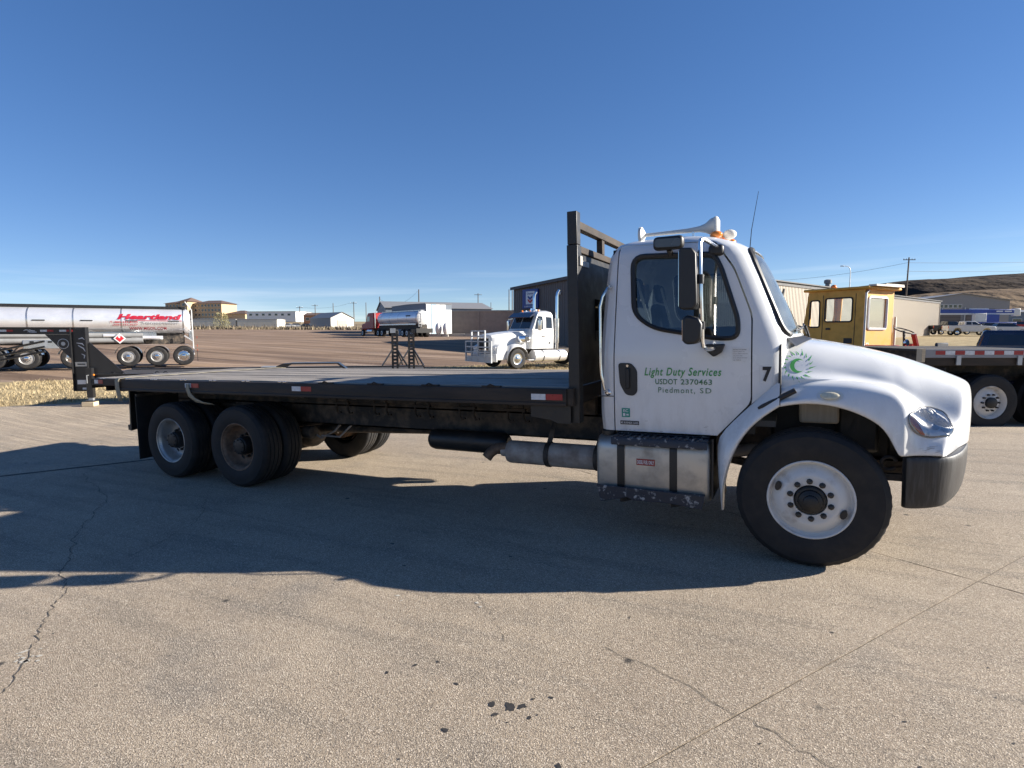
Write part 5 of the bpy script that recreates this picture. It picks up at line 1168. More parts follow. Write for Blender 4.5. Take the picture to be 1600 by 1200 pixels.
for _ in range(9000):
    e = random.uniform(-105, 10); n = 146 + random.uniform(-3, 14) ; p = site(e, n); h = random.uniform(.2, .9) * (1.5 if random.random() < .1 else 1); w = random.uniform(.06, .25); a = random.uniform(0, 6.28)
    mb.add([(p.x - w * math.cos(a), p.y - w * math.sin(a), p.z - .1), (p.x + w * math.cos(a), p.y + w * math.sin(a), p.z - .1), (p.x + random.uniform(-.3, .3), p.y + random.uniform(-.3, .3), p.z + h)], [(0, 1, 2)])
tag(part('dry_scrub', mb, M['scrub'], smooth=None), kind='stuff')
fz = thing('wire_fence', 'thin wire fence along the far edge of the gravel lot', 'fence', site(-94, 145), YAW)
f0 = site(-94, 145); inv = fz.matrix_basis.inverted() if False else Matrix.Rotation(-YAW, 4, 'Z') @ Matrix.Translation(-f0)
prev = None
for k in range(30):
    p = inv @ site(-94 + k * 2.6, 145)
    part('fence_post', MB().tube([p + Vector((0, 0, -.2)), p + Vector((0, 0, 1.25))], .06, 5), M['pole'], fz)
    if prev is not None and k % 1 == 0:
        for z in (.45, .8, 1.15): part('fence_wire', MB().tube([prev + Vector((0, 0, z)), p + Vector((0, 0, z))], .018, 3), M['galv'], fz)
    prev = p

# ---------------------------------------------------------------- pickups and cars
def pickup(label, loc, rz, paint, bed=True, group=None, glass_m=None, simple=False, nm='pickup_truck'):
    """x forward, rear axle at x=0"""
    t = thing(nm, label, 'pickup', loc, rz, group, True); w = .98; gm = glass_m or M['dark_glass']
    low = [(-1.05, .55), (-.48, .52), (-.40, .85), (-.15, 1.0), (.15, 1.0), (.40, .85), (.48, .50), (2.95, .48), (3.05, .82), (3.3, .98), (3.6, .98), (3.85, .82), (3.95, .50), (4.45, .52), (4.50, .95), (4.42, 1.18), (3.1, 1.30), (2.75, 1.34), (.75, 1.36), (.72, 1.34), (-1.05, 1.34)]
    part('body', MB().prism(low, 1, -w, w), paint, t, bevel=.05)
    cabp = [(.78, 1.36), (2.85, 1.34), (2.10, 1.88), (1.9, 1.92), (1.05, 1.92), (.92, 1.88)]
    rows = []
    for k in range(5):
        z = 1.34 + .58 * k / 4; f = k / 4; inset_ = .06 + .13 * f; x0 = .78 + .16 * f; x1 = 2.88 - .80 * f
        rows.append([(x0, -w + inset_, z), (x1, -w + inset_, z), (x1 + .08, 0, z), (x1, w - inset_, z), (x0, w - inset_, z), (x0 - .03, 0, z)])
    cb = part('cabin', closed_loft(rows), paint, t, bevel=.05, smooth=30)
    for s in (-1, 1):
        def wp(x, z): return (x, s * (w - .06 - .13 * (z - 1.34) / .58 + .006), z)
        for a, b, c, d in ((1.0, 1.64, 1.64, 1.06), (1.74, 2.62, 2.12, 1.74)):
            part('side_window', MB().add([wp(a, 1.42), wp(b, 1.42), wp(c, 1.82), wp(d, 1.82)], [(0, 1, 2, 3)]), gm, cb, smooth=None)
    part('windshield', MB().add([(2.80, -.78, 1.40), (2.87, 0, 1.40), (2.80, .78, 1.40), (2.24, .70, 1.82), (2.30, 0, 1.82), (2.24, -.70, 1.82)], [(0, 1, 4, 5), (1, 2, 3, 4)]), gm, cb, smooth=None)
    part('rear_window', MB().add([(.775, -.62, 1.45), (.775, .62, 1.45), (.885, .58, 1.80), (.885, -.58, 1.80)], [(0, 1, 2, 3)]), gm, cb, smooth=None)
    if bed: part('cargo_bed', MB().box(-1.0, .68, -w + .08, w - .08, 1.343, 1.352), M['ink'], t)
    for s in (-1, 1):
        for x in (0, 3.45): wheel_at(t, x, s * (w - .02), .39, s, M['alu_bright'], .26, .62, False, n=24)
        part('headlight', MB().box(4.38, 4.50, s * .62, s * .93, .92, 1.10), M['lens'] if False else M['sticker'], t, bevel=.02)
        part('tail_light', MB().box(-1.065, -1.03, s * .80, s * .95, .95, 1.28), M['red_lens'], t)
        part('door_mirror', MB().box(2.45, 2.6, s * .97, s * 1.15, 1.38, 1.56), M['plastic'], t, bevel=.03)
    part('bumper', MB().box(4.46, 4.58, -.9, .9, .5, .75), M['chrome'], t, bevel=.03); part('bumper', MB().box(-1.16, -1.06, -.9, .9, .55, .75), M['chrome'], t, bevel=.03)
    return t
pickup('dark navy crew pickup parked behind the tape striped flatbed', site(10.90, 14.55), heading(.76, -.65), M['navy'])
wp = pickup('white pickup parked by the tan building corner', site((1492 - 800) / 884 * 78, 78), heading(1, -.25), M['white2'])
def car(label, loc, rz, paint, group, nm='parked_car', cat='car', k=1.):
    t = thing(nm, label, cat, loc, rz, group, True)
    part('body', MB().prism([(-.75, .35), (3.5, .35), (3.62, .7), (3.45, .88), (2.5, .98), (-.6, 1.0), (-.8, .85)], 1, -.88, .88), paint, t, bevel=.06)
    part('cabin', closed_loft([[(-.5 + .3 * f, -.82 + .18 * f, .98 + .48 * f), (2.4 - .75 * f, -.82 + .18 * f, .98 + .48 * f), (2.4 - .75 * f, .82 - .18 * f, .98 + .48 * f), (-.5 + .3 * f, .82 - .18 * f, .98 + .48 * f)] for f in (0, .5, 1)]), M['dark_glass'], t, bevel=.04)
    part('roof', MB().box(-.15, 1.6, -.62, .62, 1.462, 1.49), paint, t, bevel=.01)
    for s in (-1, 1):
        for x in (0, 2.65): wheel_at(t, x, s * .87, .32, s, M['alu_bright'], .2, .6, False, n=20)
    return t
G = 'vehicles parked in front of the workshop'
car('silver car parked beyond the white pickup', site((1540 - 800) / 884 * 90, 90), heading(1, -.3), M['silver_car'], G); car('dark blue car parked between the pickups and the crane', site((1520 - 800) / 884 * 96, 96), heading(1, -.2), M['navy'], G)
car('white car parked under the crane boom tip', site((1560 - 800) / 884 * 84, 84), heading(1, -.3), M['white2'], G); car('red car parked at the right edge beyond the navy pickup', site((1590 - 800) / 884 * 100, 100), heading(1, -.2), M['red_paint'], G)
pickup('black flat pickup parked left of the white pickup', site((1466 - 800) / 884 * 82, 82), heading(1, -.1), M['trailer_black'], group=G)
G = 'vehicles parked around the roadside building'
cols = [('white', M['white2']), ('silver', M['silver_car']), ('navy', M['navy']), ('red', M['red_paint']), ('black', M['trailer_black']), ('tan', M['tan_rib'])]
for k, (px, n, c, lab) in enumerate(((447, 185, 0, 'white car parked first right of the cream sheds'), (462, 190, 1, 'silver car parked below the white warehouse'), (478, 182, 4, 'black car left of the terracotta building'), (494, 192, 0, 'white car in front of the terracotta building'), (509, 184, 3, 'red car right of the terracotta building'), (522, 194, 1, 'silver car left of the grey barn'), (536, 175, 5, 'tan car in front of the grey barn'))):
    car(lab, site((px - 800) / 884 * n, n), heading(1, random.uniform(-.5, .5)), cols[c][1], G)

# blue crane truck with long boom
cr = thing('crane_truck', 'crane truck with long level blue boom before the grey workshop', 'crane', site((1575 - 800) / 884 * 92, 92), heading(1, -.05), None, True)
part('boom', MB().box(-11.2, .6, -.45, .45, 2.75, 3.55), M['boom_blue'], cr, bevel=.05); part('boom_stripe', MB().box(-11.2, .6, -.47, -.453, 2.70, 2.95), M['white2'], cr)
part('boom_tip', MB().box(.62, 1.7, -.35, .35, 2.5, 3.7), M['white2'], cr, bevel=.1); part('boom_lettering', MB().box(-2.2, -1.2, -.462, -.452, 3.15, 3.35).box(-.9, .2, -.462, -.452, 3.15, 3.35), M['sticker'], cr)
part('carrier', MB().box(-9, .5, -1.2, 1.2, .9, 1.5), M['boom_blue'], cr, bevel=.05); part('operator_cab', MB().box(-6, -4.2, -1.2, -.5, 1.52, 2.9), M['white2'], cr, bevel=.05); part('turntable', MB().box(-5, -2, -.9, .9, 1.52, 2.74), M['boom_blue'], cr)
part('jib', MB().box(-6, -3.2, -.2, .2, 3.56, 3.75), M['white2'], cr)
for x in (-8, -6.6, -1.5, -.1):
    wheel_at(cr, x, -1.2, .52, -1, M['rim_white'], .3, lugs=False, n=20)

# ---------------------------------------------------------------- lettered tank trailer on the left
TK = thing('tank_trailer', 'long polished tank trailer with red company lettering, left of the lot', 'tank trailer', site(-18.1, 32.0), heading(-.87, -.49), None, True)   # x towards the left, near side +y
zc, rz_, ry_ = 2.38, .70, 1.12
def oval_ring(x, k=1.): return [(x, ry_ * k * math.copysign(abs(math.cos(a)) ** .85, math.cos(a)), zc + rz_ * k * math.copysign(abs(math.sin(a)) ** .85, math.sin(a))) for a in np.linspace(0, 6.2832, 41)[:-1]]
part('tank', closed_loft([oval_ring(-.02, .55), oval_ring(.05, .82), oval_ring(.16, .96), oval_ring(.3, 1)] + [oval_ring(x, 1) for x in np.linspace(.5, 15, 9)] + [oval_ring(15.2, .9)]), M['tank_polish'], TK, smooth=40)
for x in (.32, 3.1, 5.1, 6.9, 8.2, 9.8, 11.2, 13): part('tank_band', MB().grid([oval_ring(x - .03, 1.006), oval_ring(x + .03, 1.006)], True), M['tank_band'], TK, smooth=50)
part('catwalk', MB().box(.2, 15, -.35, .35, zc + rz_ + .01, zc + rz_ + .09), M['tank_band'], TK)
part('top_rail', MB().box(.2, 15, .50, .56, zc + rz_ - .06, zc + rz_ + .10), M['hub'], TK)
def tank_text(txt, x0, x1, z0, z1, m, sh=0, bold=.0, nm='tank_lettering', sp_=1.):
    gl = fit(glyphs(txt, 1, sh, bold, sp_), 0, x0 - x1, z0, z1); mb = MB(); vs = []
    for x, z in gl[0]:
        q = max(-1, min(1, (z - zc) / rz_)); y = ry_ * (1 - abs(q) ** (2 / .85)) ** (.85 / 2) + .032; vs.append((x0 - x, y, z))
    part(nm, mb.add(vs, gl[1]), m, TK, smooth=None)
tx = lambda px: (-17.55 - (px - 800) / 884 * 31.03) / (.87 - .49 * (px - 800) / 884)
hz = lambda y: (518 - y) * 29.4 / 884 + 1.9
tank_text('Heartland', tx(187.5), tx(288), hz(501.3), hz(492.8), M['red_vinyl'], .25, .05)
part('lettering_underline', MB().box(tx(200), tx(287.5), ry_ * .985, ry_ * .995 + .01, hz(503.8), hz(502.6)), M['red_vinyl'], TK, smooth=None)
tank_text('Transportation', tx(224), tx(282), hz(509.8), hz(504.6), M['grey_vinyl'], 0, .01)
tank_text('T: 800-333-8173', tx(176), tx(219), hz(507.0), hz(504.0), M['red_vinyl'], 0, .02); tank_text('(605) 355-9537', tx(180), tx(219), hz(511.5), hz(508.6), M['red_vinyl'], 0, .02)
tank_text('WWW.MGOIL.COM', tx(205), tx(263), hz(517.8), hz(513.2), M['red_vinyl'], 0, .015)
for k in range(7): part('tank_marker', MB().box(.5 + k * 1.9, 1.0 + k * 1.9, ry_ + .012, ry_ + .022, zc - .02, zc + .03), M['ink'], TK, smooth=None)
part('frame', MB().box(.3, 14.5, -.55, .55, 1.15, 1.72), M['chassis'], TK); part('belly_skirt', MB().box(1.6, 14.6, .60, .72, 1.42, 1.80), M['tank_band'], TK)
for z, y in ((1.62, 1.0), (1.36, 1.05)): part('hose_tube', MB().tube([(2.2, y, z), (9.5, y, z)], .13, 12), M['grey_pipe'], TK)
part('tool_box', MB().box(5.72, 7.1, .75, 1.2, .98, 1.40), M['tank_band'], TK, bevel=.02)
for x in (6.05, 6.75): part('box_latch', MB().box(x - .08, x + .08, 1.205, 1.22, 1.27, 1.36), M['hub'], TK)
for x, rm in ((.37, M['alu_bright']), (1.60, M['rim_silver']), (2.88, M['rim_silver']), (5.2, M['alu_bright']), (7.0, M['rim_silver']), (8.3, M['rim_silver']), (11, M['rim_silver'])):
    wheel_at(TK, x, 1.16, .51, 1, rm, .55); part('axle', MB().tube([(x, -1.1, .51), (x, 1.1, .51)], .07, 8), M['chassis'], TK); wheel_at(TK, x, -1.16, .51, -1, rm, .55, lugs=False)
    part('fender', MB().grid([[(x + .62 * math.cos(a), y, .54 + .60 * math.sin(a)) for a in np.linspace(.25, math.pi - .25, 13)] for y in (.62, 1.2)]), M['tank_band'], TK)
dm = part('hazard_placard', MB().prism([(3.2 - .27, 1.47), (3.2, 1.74), (3.2 + .27, 1.47), (3.2, 1.20)], 1, 1.20, 1.215), M['sticker'], TK, smooth=None)
part('placard_flame', MB().prism([(3.2 - .19, 1.47), (3.15, 1.62), (3.18, 1.47), (3.28, 1.54), (3.24, 1.64), (3.2 + .19, 1.47), (3.2, 1.28)], 1, 1.217, 1.222), M['sign_red'], dm, smooth=None)
# rear bumper frame, ladder and lamps
part('rear_frame', MB().bar((-.12, 1.1, .55), (-.12, 1.1, 1.9), .05, .05).bar((-.12, -1.1, .55), (-.12, -1.1, 1.6), .05, .05).bar((-.12, -1.1, .62), (-.12, 1.1, .62), .08, .1).bar((-.12, -1.1, 1.3), (-.12, 1.1, 1.3), .05, .06).bar((-.12, 1.1, 1.3), (.3, 1.0, 1.6), .06, .06), M['white2'], TK)
ld = part('ladder', MB().tube([(-.10, .35, 1.2), (-.10, .35, 3.0), (.2, .35, 3.45)], .025, 6).tube([(-.10, .75, 1.2), (-.10, .75, 3.0), (.2, .75, 3.45)], .025, 6), M['white2'], TK)
for k in range(6): part('rung', MB().bar((-.10, .35, 1.35 + .3 * k), (-.10, .75, 1.35 + .3 * k), .03, .03), M['white2'], ld)
part('valve_box', MB().box(-.12, .1, -.6, .2, 1.4, 1.9), M['tank_band'], TK, bevel=.03); part('mud_flap', MB().box(-.30, -.28, .5, 1.15, .2, .8), M['rubber'], TK)
for z in (.75, 1.0, 1.45): part('tail_light', MB().box(-.31, -.29, .85, 1.05, z, z + .12), M['red_lens'], TK)
part('landing_pipe', MB().tube([(3.9, 1.05, 1.62), (3.0, 1.02, 1.62), (2.2, .95, 1.5), (1.3, .9, 1.5)], .10, 10), M['tank_polish'], TK)

# ---------------------------------------------------------------- far silver tanker with red tractor
T2 = thing('tanker_truck', 'distant silver tanker truck with red tractor facing away left', 'tanker truck', site(-11.0, 71), heading(-.60, .80), None, True)      # x forward, rear at 0, seen from +y side and the rear
zc2 = 2.42
def ring2(x, k=1.): return [(x, .95 * k * math.cos(a), zc2 + .90 * k * math.sin(a)) for a in np.linspace(0, 6.2832, 33)[:-1]]
part('tank', closed_loft([ring2(-.16, .3), ring2(-.12, .65), ring2(0, .93), ring2(.12, 1), ring2(4, 1), ring2(8, 1), ring2(11.6, 1), ring2(11.8, .9)]), M['tank_polish'], T2, smooth=40)
part('sunlit_rear_head', MB().lathe([(.86, -.05), (.62, -.17), (.05, -.22)], 'x', (-.02, 0, zc2), 28), M['white2'], T2)  # white coat paints in the sunlight on the silver tank's rear end
for x in (.14, 2.6, 5.2, 7.8, 10.4): part('tank_band', MB().grid([ring2(x - .04, 1.008), ring2(x + .04, 1.008)], True), M['tank_band'], T2, smooth=50)
for s in (.35, .7): part('ladder_rail', MB().tube([(-.24, s, 1.3), (-.24, s, 3.3)], .03, 5), M['white2'], T2)
for k in range(6): part('rung', MB().bar((-.24, .35, 1.4 + .32 * k), (-.24, .7, 1.4 + .32 * k), .03, .03), M['white2'], T2)
part('catwalk', MB().box(.1, 11.5, -.3, .3, zc2 + .91, zc2 + .99), M['tank_band'], T2); part('side_rail', MB().box(.2, 11, .86, .92, 1.55, 1.72), M['tank_band'], T2); part('frame', MB().box(-.2, 12.2, -.5, .5, 1.0, 1.55), M['chassis'], T2)
part('rear_bumper', MB().box(-.45, -.25, -1.15, 1.15, .55, 1.1), M['hub'], T2); part('side_lettering', MB().box(1.6, 2.8, .93, .955, 2.62, 2.78), M['ink'], T2)
for x in (.9, 2.2, 3.5, 9.8, 11.1, 16.6):
    for s in (1, -1): wheel_at(T2, x, s * 1.16, .51, s, M['rim_white'], .5 if x < 16 else .28, lugs=False, n=24)
part('tractor_frame', MB().box(9, 17.6, -.45, .45, .8, 1.05), M['chassis'], T2)
tc_ = part('tractor_cab', MB().prism([(12.6, 1.1), (15.6, 1.1), (15.6, 2.05), (15.2, 2.2), (14.9, 3.0), (14.5, 3.35), (12.6, 3.35)], 1, -1.12, 1.12), M['red_paint'], T2, bevel=.07)
part('cab_window', MB().add([(13.9, 1.13, 2.15), (15.0, 1.13, 2.15), (14.75, 1.13, 2.85), (13.9, 1.13, 2.85)], [(0, 1, 2, 3)]), M['dark_glass'], tc_, smooth=None)
part('tractor_hood', MB().prism([(15.6, 1.0), (17.7, .95), (17.7, 1.7), (17.3, 1.85), (15.6, 2.04)], 1, -.8, .8), M['red_paint'], T2, bevel=.08); part('tractor_fender', MB().box(16.1, 17.3, .8, 1.2, 1.05, 1.15), M['red_paint'], T2, bevel=.04); part('tractor_tank', MB().tube([(13, .95, .75), (14.8, .95, .75)], .3, 14), M['alu_bright'], T2)
part('tractor_stack', MB().tube([(12.45, .9, 1.2), (12.45, .9, 3.9)], .08, 8), M['chrome'], T2)
M['dark_deck'] = mat('dark oiled boards', (.05, .043, .038), .8, scale=4, col2=(.02, .018, .017), amt=(.4, .7), stretch=(.5, 9, 9))

# ---------------------------------------------------------------- white conventional tractor unit behind the bed
S = thing('tractor_unit', 'white conventional semi tractor with black visor, chrome stacks and big grille guard', 'semi truck', site(-.39, 29.7), heading(-.81, -.59), None, True)    # x forward, near side +y
rows = []
for x, zt, zb, w in ((1.28, 1.66, .95, .60), (1.22, 1.74, .88, .66), (.9, 1.80, .85, .70), (.2, 1.88, .95, .74), (-.5, 1.95, 1.0, .80), (-.98, 2.0, 1.0, .86)):
    rows.append([(x, -w, zb), (x, -w, zt - .22), (x, -w * .86, zt - .05), (x, -w * .4, zt), (x, w * .4, zt), (x, w * .86, zt - .05), (x, w, zt - .22), (x, w, zb)])
sh_ = part('hood', closed_loft(rows), M['white2'], S, smooth=40)
part('grille', MB().box(1.285, 1.31, -.48, .48, .95, 1.58), M['chrome'], S)
for k in range(9): part('grille_bar', MB().box(1.312, 1.325, -.46 + k * .105, -.40 + k * .105, .98, 1.55), M['hub'], S)
for s in (-1, 1):
    sec = []
    for a in np.linspace(-.25, math.pi + .12, 17):
        r0 = .63; sec.append((r0 * math.cos(a) * (1.02 if a < 1 else 1.1), .53 + r0 * math.sin(a)))
    rows = [[(x, s * y, z + dz) for x, z in sec] for y, dz in ((.70, .10), (.90, .12), (1.08, .10), (1.19, .04), (1.22, -.01), (1.20, -.04))]
    part('front_fender', MB().grid(rows), M['white2'], S, smooth=60)
    part('fender_side', MB().prism([(.62, .45), (1.22, .45), (1.26, .80), (1.22, 1.15), (.95, 1.28), (.55, 1.22), (.60, .9)], 1, s * .66, s * 1.08), M['white2'], S, bevel=.06)
    part('headlight', MB().box(1.20, 1.275, s * .74, s * 1.04, .95, 1.15), M['hl_bowl'], S, bevel=.03)
    wheel_at(S, 0, s * 1.19, .515, s, M['alu_bright'], .3, depth=.02)
    part('cab_step', MB().box(-2.3, -.72, s * .85, s * 1.17, .40, .46), M['white2'], S, bevel=.02)
    ft = part('fuel_tank', MB().tube([(-3.3, s * .95, .62), (-1.15, s * .95, .62)], .31, 20), M['tank_polish'], S)
    for x in (-2.8, -1.7): part('tank_strap', MB().lathe([(.318, -.03), (.318, .03)], 'x', (x, s * .95, .62), 20, False), M['hub'], ft)
    st = part('exhaust_stack', MB().tube([(-2.78, s * .98, .9), (-2.78, s * .98, 3.75), (-2.80, s * .98, 3.95), (-2.93, s * .98, 4.12)], [.095, .075, .07, .07], 12), M['chrome'], S)
    part('heat_shield', MB().tube([(-2.78, s * .98, 1.3), (-2.78, s * .98, 2.6)], .125, 12), M['alu_bright'], st)
    mr_ = part('door_mirror', MB().box(-1.35, -1.22, s * 1.28, s * 1.48, 1.95, 2.5), M['chrome'], S, bevel=.03); part('mirror_arm', MB().tube([(-1.3, s * 1.0, 2.6), (-1.28, s * 1.38, 2.56), (-1.28, s * 1.38, 1.88), (-1.3, s * 1.0, 1.85)], .015, 5), M['chrome'], mr_)
    part('air_cleaner', MB().lathe([(.05, -.38), (.17, -.30), (.19, -.2), (.19, .2), (.17, .3), (.05, .36)], 'x', (-.55, s * .98, 1.52), 18), M['chrome'], S); part('cleaner_screen', MB().box(-.75, -.50, s * 1.165, s * 1.18, 1.40, 1.64), M['hub'], S)
part('front_bumper', MB().prism([(1.30, -1.15), (1.42, -1.0), (1.45, 0), (1.42, 1.0), (1.30, 1.15), (1.22, 1.15), (1.22, -1.15)], 2, .38, .78), M['white2'], S, bevel=.02)
rows = []
for z, xr, xf, w in ((1.0, -2.62, -.96, 1.0), (1.6, -2.62, -.97, 1.03), (2.02, -2.62, -1.0, 1.02), (2.10, -2.61, -1.06, 1.01), (2.45, -2.60, -1.22, .99), (2.78, -2.58, -1.38, .95), (2.92, -2.52, -1.55, .88), (3.0, -2.40, -1.75, .70)):
    rows.append([(xr, -w + .1, z), (xr + .1, -w, z), (xf - .08, -w, z), (xf - .01, -w + .12, z), (xf + .04, 0, z), (xf - .01, w - .12, z), (xf - .08, w, z), (xr + .1, w, z), (xr, w - .1, z)])
cb = part('cab', closed_loft(rows), M['white2'], S, smooth=30)
def cw(s, pts, nm='side_window', m=None, d=.01): part(nm, MB().add([(x, s * (np.interp(z, [1.6, 2.02, 2.45, 2.78], [1.03, 1.02, .99, .95]) + d), z) for x, z in pts], [tuple(range(len(pts)))]), m or M['dark_glass'], cb, smooth=None)
for s in (-1, 1):
    cw(s, [(-1.25, 2.03), (-1.80, 2.03), (-1.80, 2.70), (-1.52, 2.72), (-1.38, 2.5)]); cw(s, [(-2.02, 2.08), (-2.42, 2.08), (-2.42, 2.66), (-2.02, 2.68)], 'rear_side_window')
    for pts in ([(-1.12, 1.10), (-1.105, 1.10), (-1.105, 1.96), (-1.12, 1.96)], [(-1.95, 1.10), (-1.935, 1.10), (-1.935, 2.75), (-1.95, 2.75)], [(-1.95, 1.09), (-1.11, 1.09), (-1.11, 1.105), (-1.95, 1.105)]): cw(s, pts, 'door_seam', M['seal'], .006)
    part('door_handle', MB().box(-1.90, -1.72, s * 1.03, s * 1.055, 1.62, 1.67), M['chrome'], cb); part('fuel_cap_badge', MB().lathe([(.05, 0), (.05, .012)], 'y' if s > 0 else '-y', (-2.25, s * 1.02, 1.30), 10), M['hub'], cb)
def fx(z): return float(np.interp(z, [2.02, 2.10, 2.45, 2.78], [-.96, -1.02, -1.18, -1.34]))
for y0, y1 in ((-.84, -.03), (.03, .84)):
    part('windshield_pane', MB().add([(fx(2.06) + .015 - .04 * abs(y0), y0, 2.06), (fx(2.06) + .015 - .04 * abs(y1), y1, 2.06), (fx(2.72) + .015 - .04 * abs(y1), y1 * .94, 2.72), (fx(2.72) + .015 - .04 * abs(y0), y0 * .94, 2.72)], [(0, 1, 2, 3)]), M['dark_glass'], S, smooth=None)
part('sun_visor', MB().prism([(-1.30, 2.80), (-.98, 2.62), (-.96, 2.66), (-1.28, 2.90)], 1, -.95, .95), M['navy'], S)
for y in (-.7, -.35, 0, .35, .7): part('cab_light', MB().sphere((-1.72, y, 3.01), .07, .05, .05, 8, 5), M['amber'] if abs(y) != .35 else M['chrome'], S)
part('roof_horn', MB().tube([(-2.2, .25, 3.06), (-1.8, .25, 3.06), (-1.6, .25, 3.07)], [.025, .03, .08], 8), M['chrome'], S)
gd = part('grille_guard', MB().bar((1.62, -1.18, .35), (1.62, -1.18, 1.42), .07, .07), M['galv'], S)
for y, z1 in ((1.18, 1.42), (-.62, 1.95), (.62, 1.95), (0, 1.95)): part('guard_post', MB().bar((1.62, y, .35), (1.62, y, z1), .07, .07), M['galv'], gd)
for z, w in ((.38, 1.18), (.62, 1.18), (.86, 1.18), (1.12, 1.18), (1.40, 1.18), (1.66, .62), (1.93, .62)): part('guard_bar', MB().bar((1.62, -w, z), (1.62, w, z), .06, .06, (1, 0, 0)), M['galv'], gd)
part('guard_plate', MB().box(1.60, 1.64, -1.12, 1.12, .40, .60), M['galv'], gd)
for s in (-1, 1): part('guard_arm', MB().bar((1.3, s * .5, .6), (1.62, s * .5, .6), .08, .1), M['galv'], gd)
part('chassis_frame', MB().box(-7.2, 1.2, -.45, .45, .72, .98), M['chassis'], S); part('fifth_wheel', MB().box(-5.9, -5.0, -.45, .45, .99, 1.18), M['hub'], S, bevel=.05)
for x in (-4.8, -6.1):
    for s in (-1, 1): wheel_at(S, x, s * 1.22, .515, s, M['alu_bright'], .6, depth=.15)

# ---------------------------------------------------------------- black gooseneck trailer parked behind the flatbed
base = site(-10.9, 14.55)
GT = thing('gooseneck_trailer', 'black gooseneck equipment trailer with upright ramps parked behind the flatbed', 'trailer', base, heading(1, .18), None, True)      # x along the trailer from the riser, near side -y
BK = M['trailer_black']
for y in (0,):
    rs = part('riser', MB().box(-.36, -.345, y - .08, y + .08, .40, 2.02).box(-.015, 0, y - .08, y + .08, .40, 2.02).box(-.345, -.015, y - .01, y + .01, .40, 2.02).box(-.36, 0, y - .08, y + .08, .385, .40), BK, GT, smooth=None)
    nk = part('neck', MB().box(-2.35, -.362, y - .08, y + .08, 2.005, 2.02).box(-2.35, -.362, y - .08, y + .08, 1.84, 1.855).box(-2.35, -.362, y - .01, y + .01, 1.855, 2.005), BK, GT, smooth=None)
    part('neck_gusset', MB().prism([(-.95, 1.838), (-.362, 1.838), (-.362, 1.18)], 1, y - .012, y + .012), BK, GT, smooth=None)
    part('knee_brace', MB().prism([(0.002, 1.58), (.74, .822), (0.002, .822)], 1, y - .012, y + .012).bar((0.01, y, 1.60), (.76, y, .825), .10, .02, (0, 1, 0)), BK, GT, smooth=None)
    part('top_corner', MB().prism([(-.36, 2.022), (-.42, 2.022), (.0, 1.90), (0, 2.022)][:3], 1, y - .02, y + .02), BK, GT, smooth=None)
part('neck_arm', MB().bar((-2.34, .0, 1.92), (-3.2, .0, 1.66), .14, .18).bar((-3.2, -.15, 1.62), (-3.2, .2, 1.62), .3, .2), BK, GT)
part('coupler', MB().tube([(-3.2, .0, 1.6), (-3.2, .0, .95)], .09, 12), BK, GT)
for z0, z1 in ((1.66, 1.22), (1.52, 1.10), (1.40, .98)): part('tie_bar', MB().bar((-1.15, .3, z0), (-3.1, .3, z1), .05, .05), BK, GT)
# decals on the neck and riser
for x in (-1.95, -1.05, -.62):
    part('white_reflector', MB().box(x, x + .155, -.014, -.0105, 1.905, 1.955), M['white_tape'], GT, smooth=None); part('red_reflector', MB().box(x + .157, x + .30, -.014, -.0105, 1.905, 1.955), M['red_tape'], GT, smooth=None)
def brush(pts, w): 
    mb = MB(); l, r = [], []
    for i, p in enumerate(pts):
        a = pts[max(0, i - 1)]; b = pts[min(len(pts) - 1, i + 1)]; d = Vector((b[0] - a[0], b[1] - a[1])).normalized(); ww = w * (1 - abs(2 * i / (len(pts) - 1) - 1) * .6)
        l.append((p[0] - d.y * ww, -.0145, p[1] + d.x * ww)); r.append((p[0] + d.y * ww, -.0145, p[1] - d.x * ww))
    return mb.grid([l, r])
mbx = MB()
for q in ([(-1.42, 1.93), (-1.36, 1.955), (-1.30, 1.94), (-1.26, 1.96)], [(-1.33, 1.90), (-1.24, 1.935), (-1.16, 1.93)], [(-1.30, 1.895), (-1.2, 1.90), (-1.12, 1.895)]): 
    b_ = brush(q, .014); mbx.add(b_.v, b_.f)
part('maker_decal', mbx, M['deco'], GT, smooth=None)
mbx = MB()
for q in ([(-.20, 1.72), (-.11, 1.75), (-.06, 1.70)], [(-.25, 1.62), (-.12, 1.60), (-.08, 1.55)], [(-.22, 1.56), (-.10, 1.48), (-.06, 1.40)], [(-.15, 1.34), (-.08, 1.30), (-.10, 1.22)]):
    b_ = brush(q, .016); mbx.add([(x, y - .0, z) for x, y, z in b_.v], b_.f)
part('maker_decal', mbx, M['deco'], GT, smooth=None)
part('gusset_emblem', MB().lathe([(.05, 0), (.05, .006)], '-y', (-.55, -.013, 1.60), 12).lathe([(.13, 0), (.13, .004), (.115, .005), (.115, 0)], '-y', (-.55, -.0125, 1.60), 20, False), M['galv'], GT)
part('warning_sticker', MB().box(-.31, -.04, -.016, -.0115, 1.02, 1.13), M['cream'], GT, smooth=None); part('sticker_print', MB().box(-.26, -.08, -.018, -.0165, 1.06, 1.09), M['ink'], GT, smooth=None)
part('load_sticker', MB().box(-.29, -.09, -.016, -.0115, .56, .67), M['sticker'], GT, smooth=None); part('load_sticker', MB().box(-.18, -.05, -.016, -.0115, .42, .47), M['sticker'], GT, smooth=None)
for y in (0, 2.3): part('deck_beam', MB().box(.002, 8.6, y - .06, y + .06, .80, .82).box(.002, 8.6, y - .06, y + .06, .58, .60).box(.002, 8.6, y - .01, y + .01, .60, .80), BK, GT, smooth=None)
part('front_beam', MB().box(.0, .10, .062, 2.238, .60, .80), BK, GT)
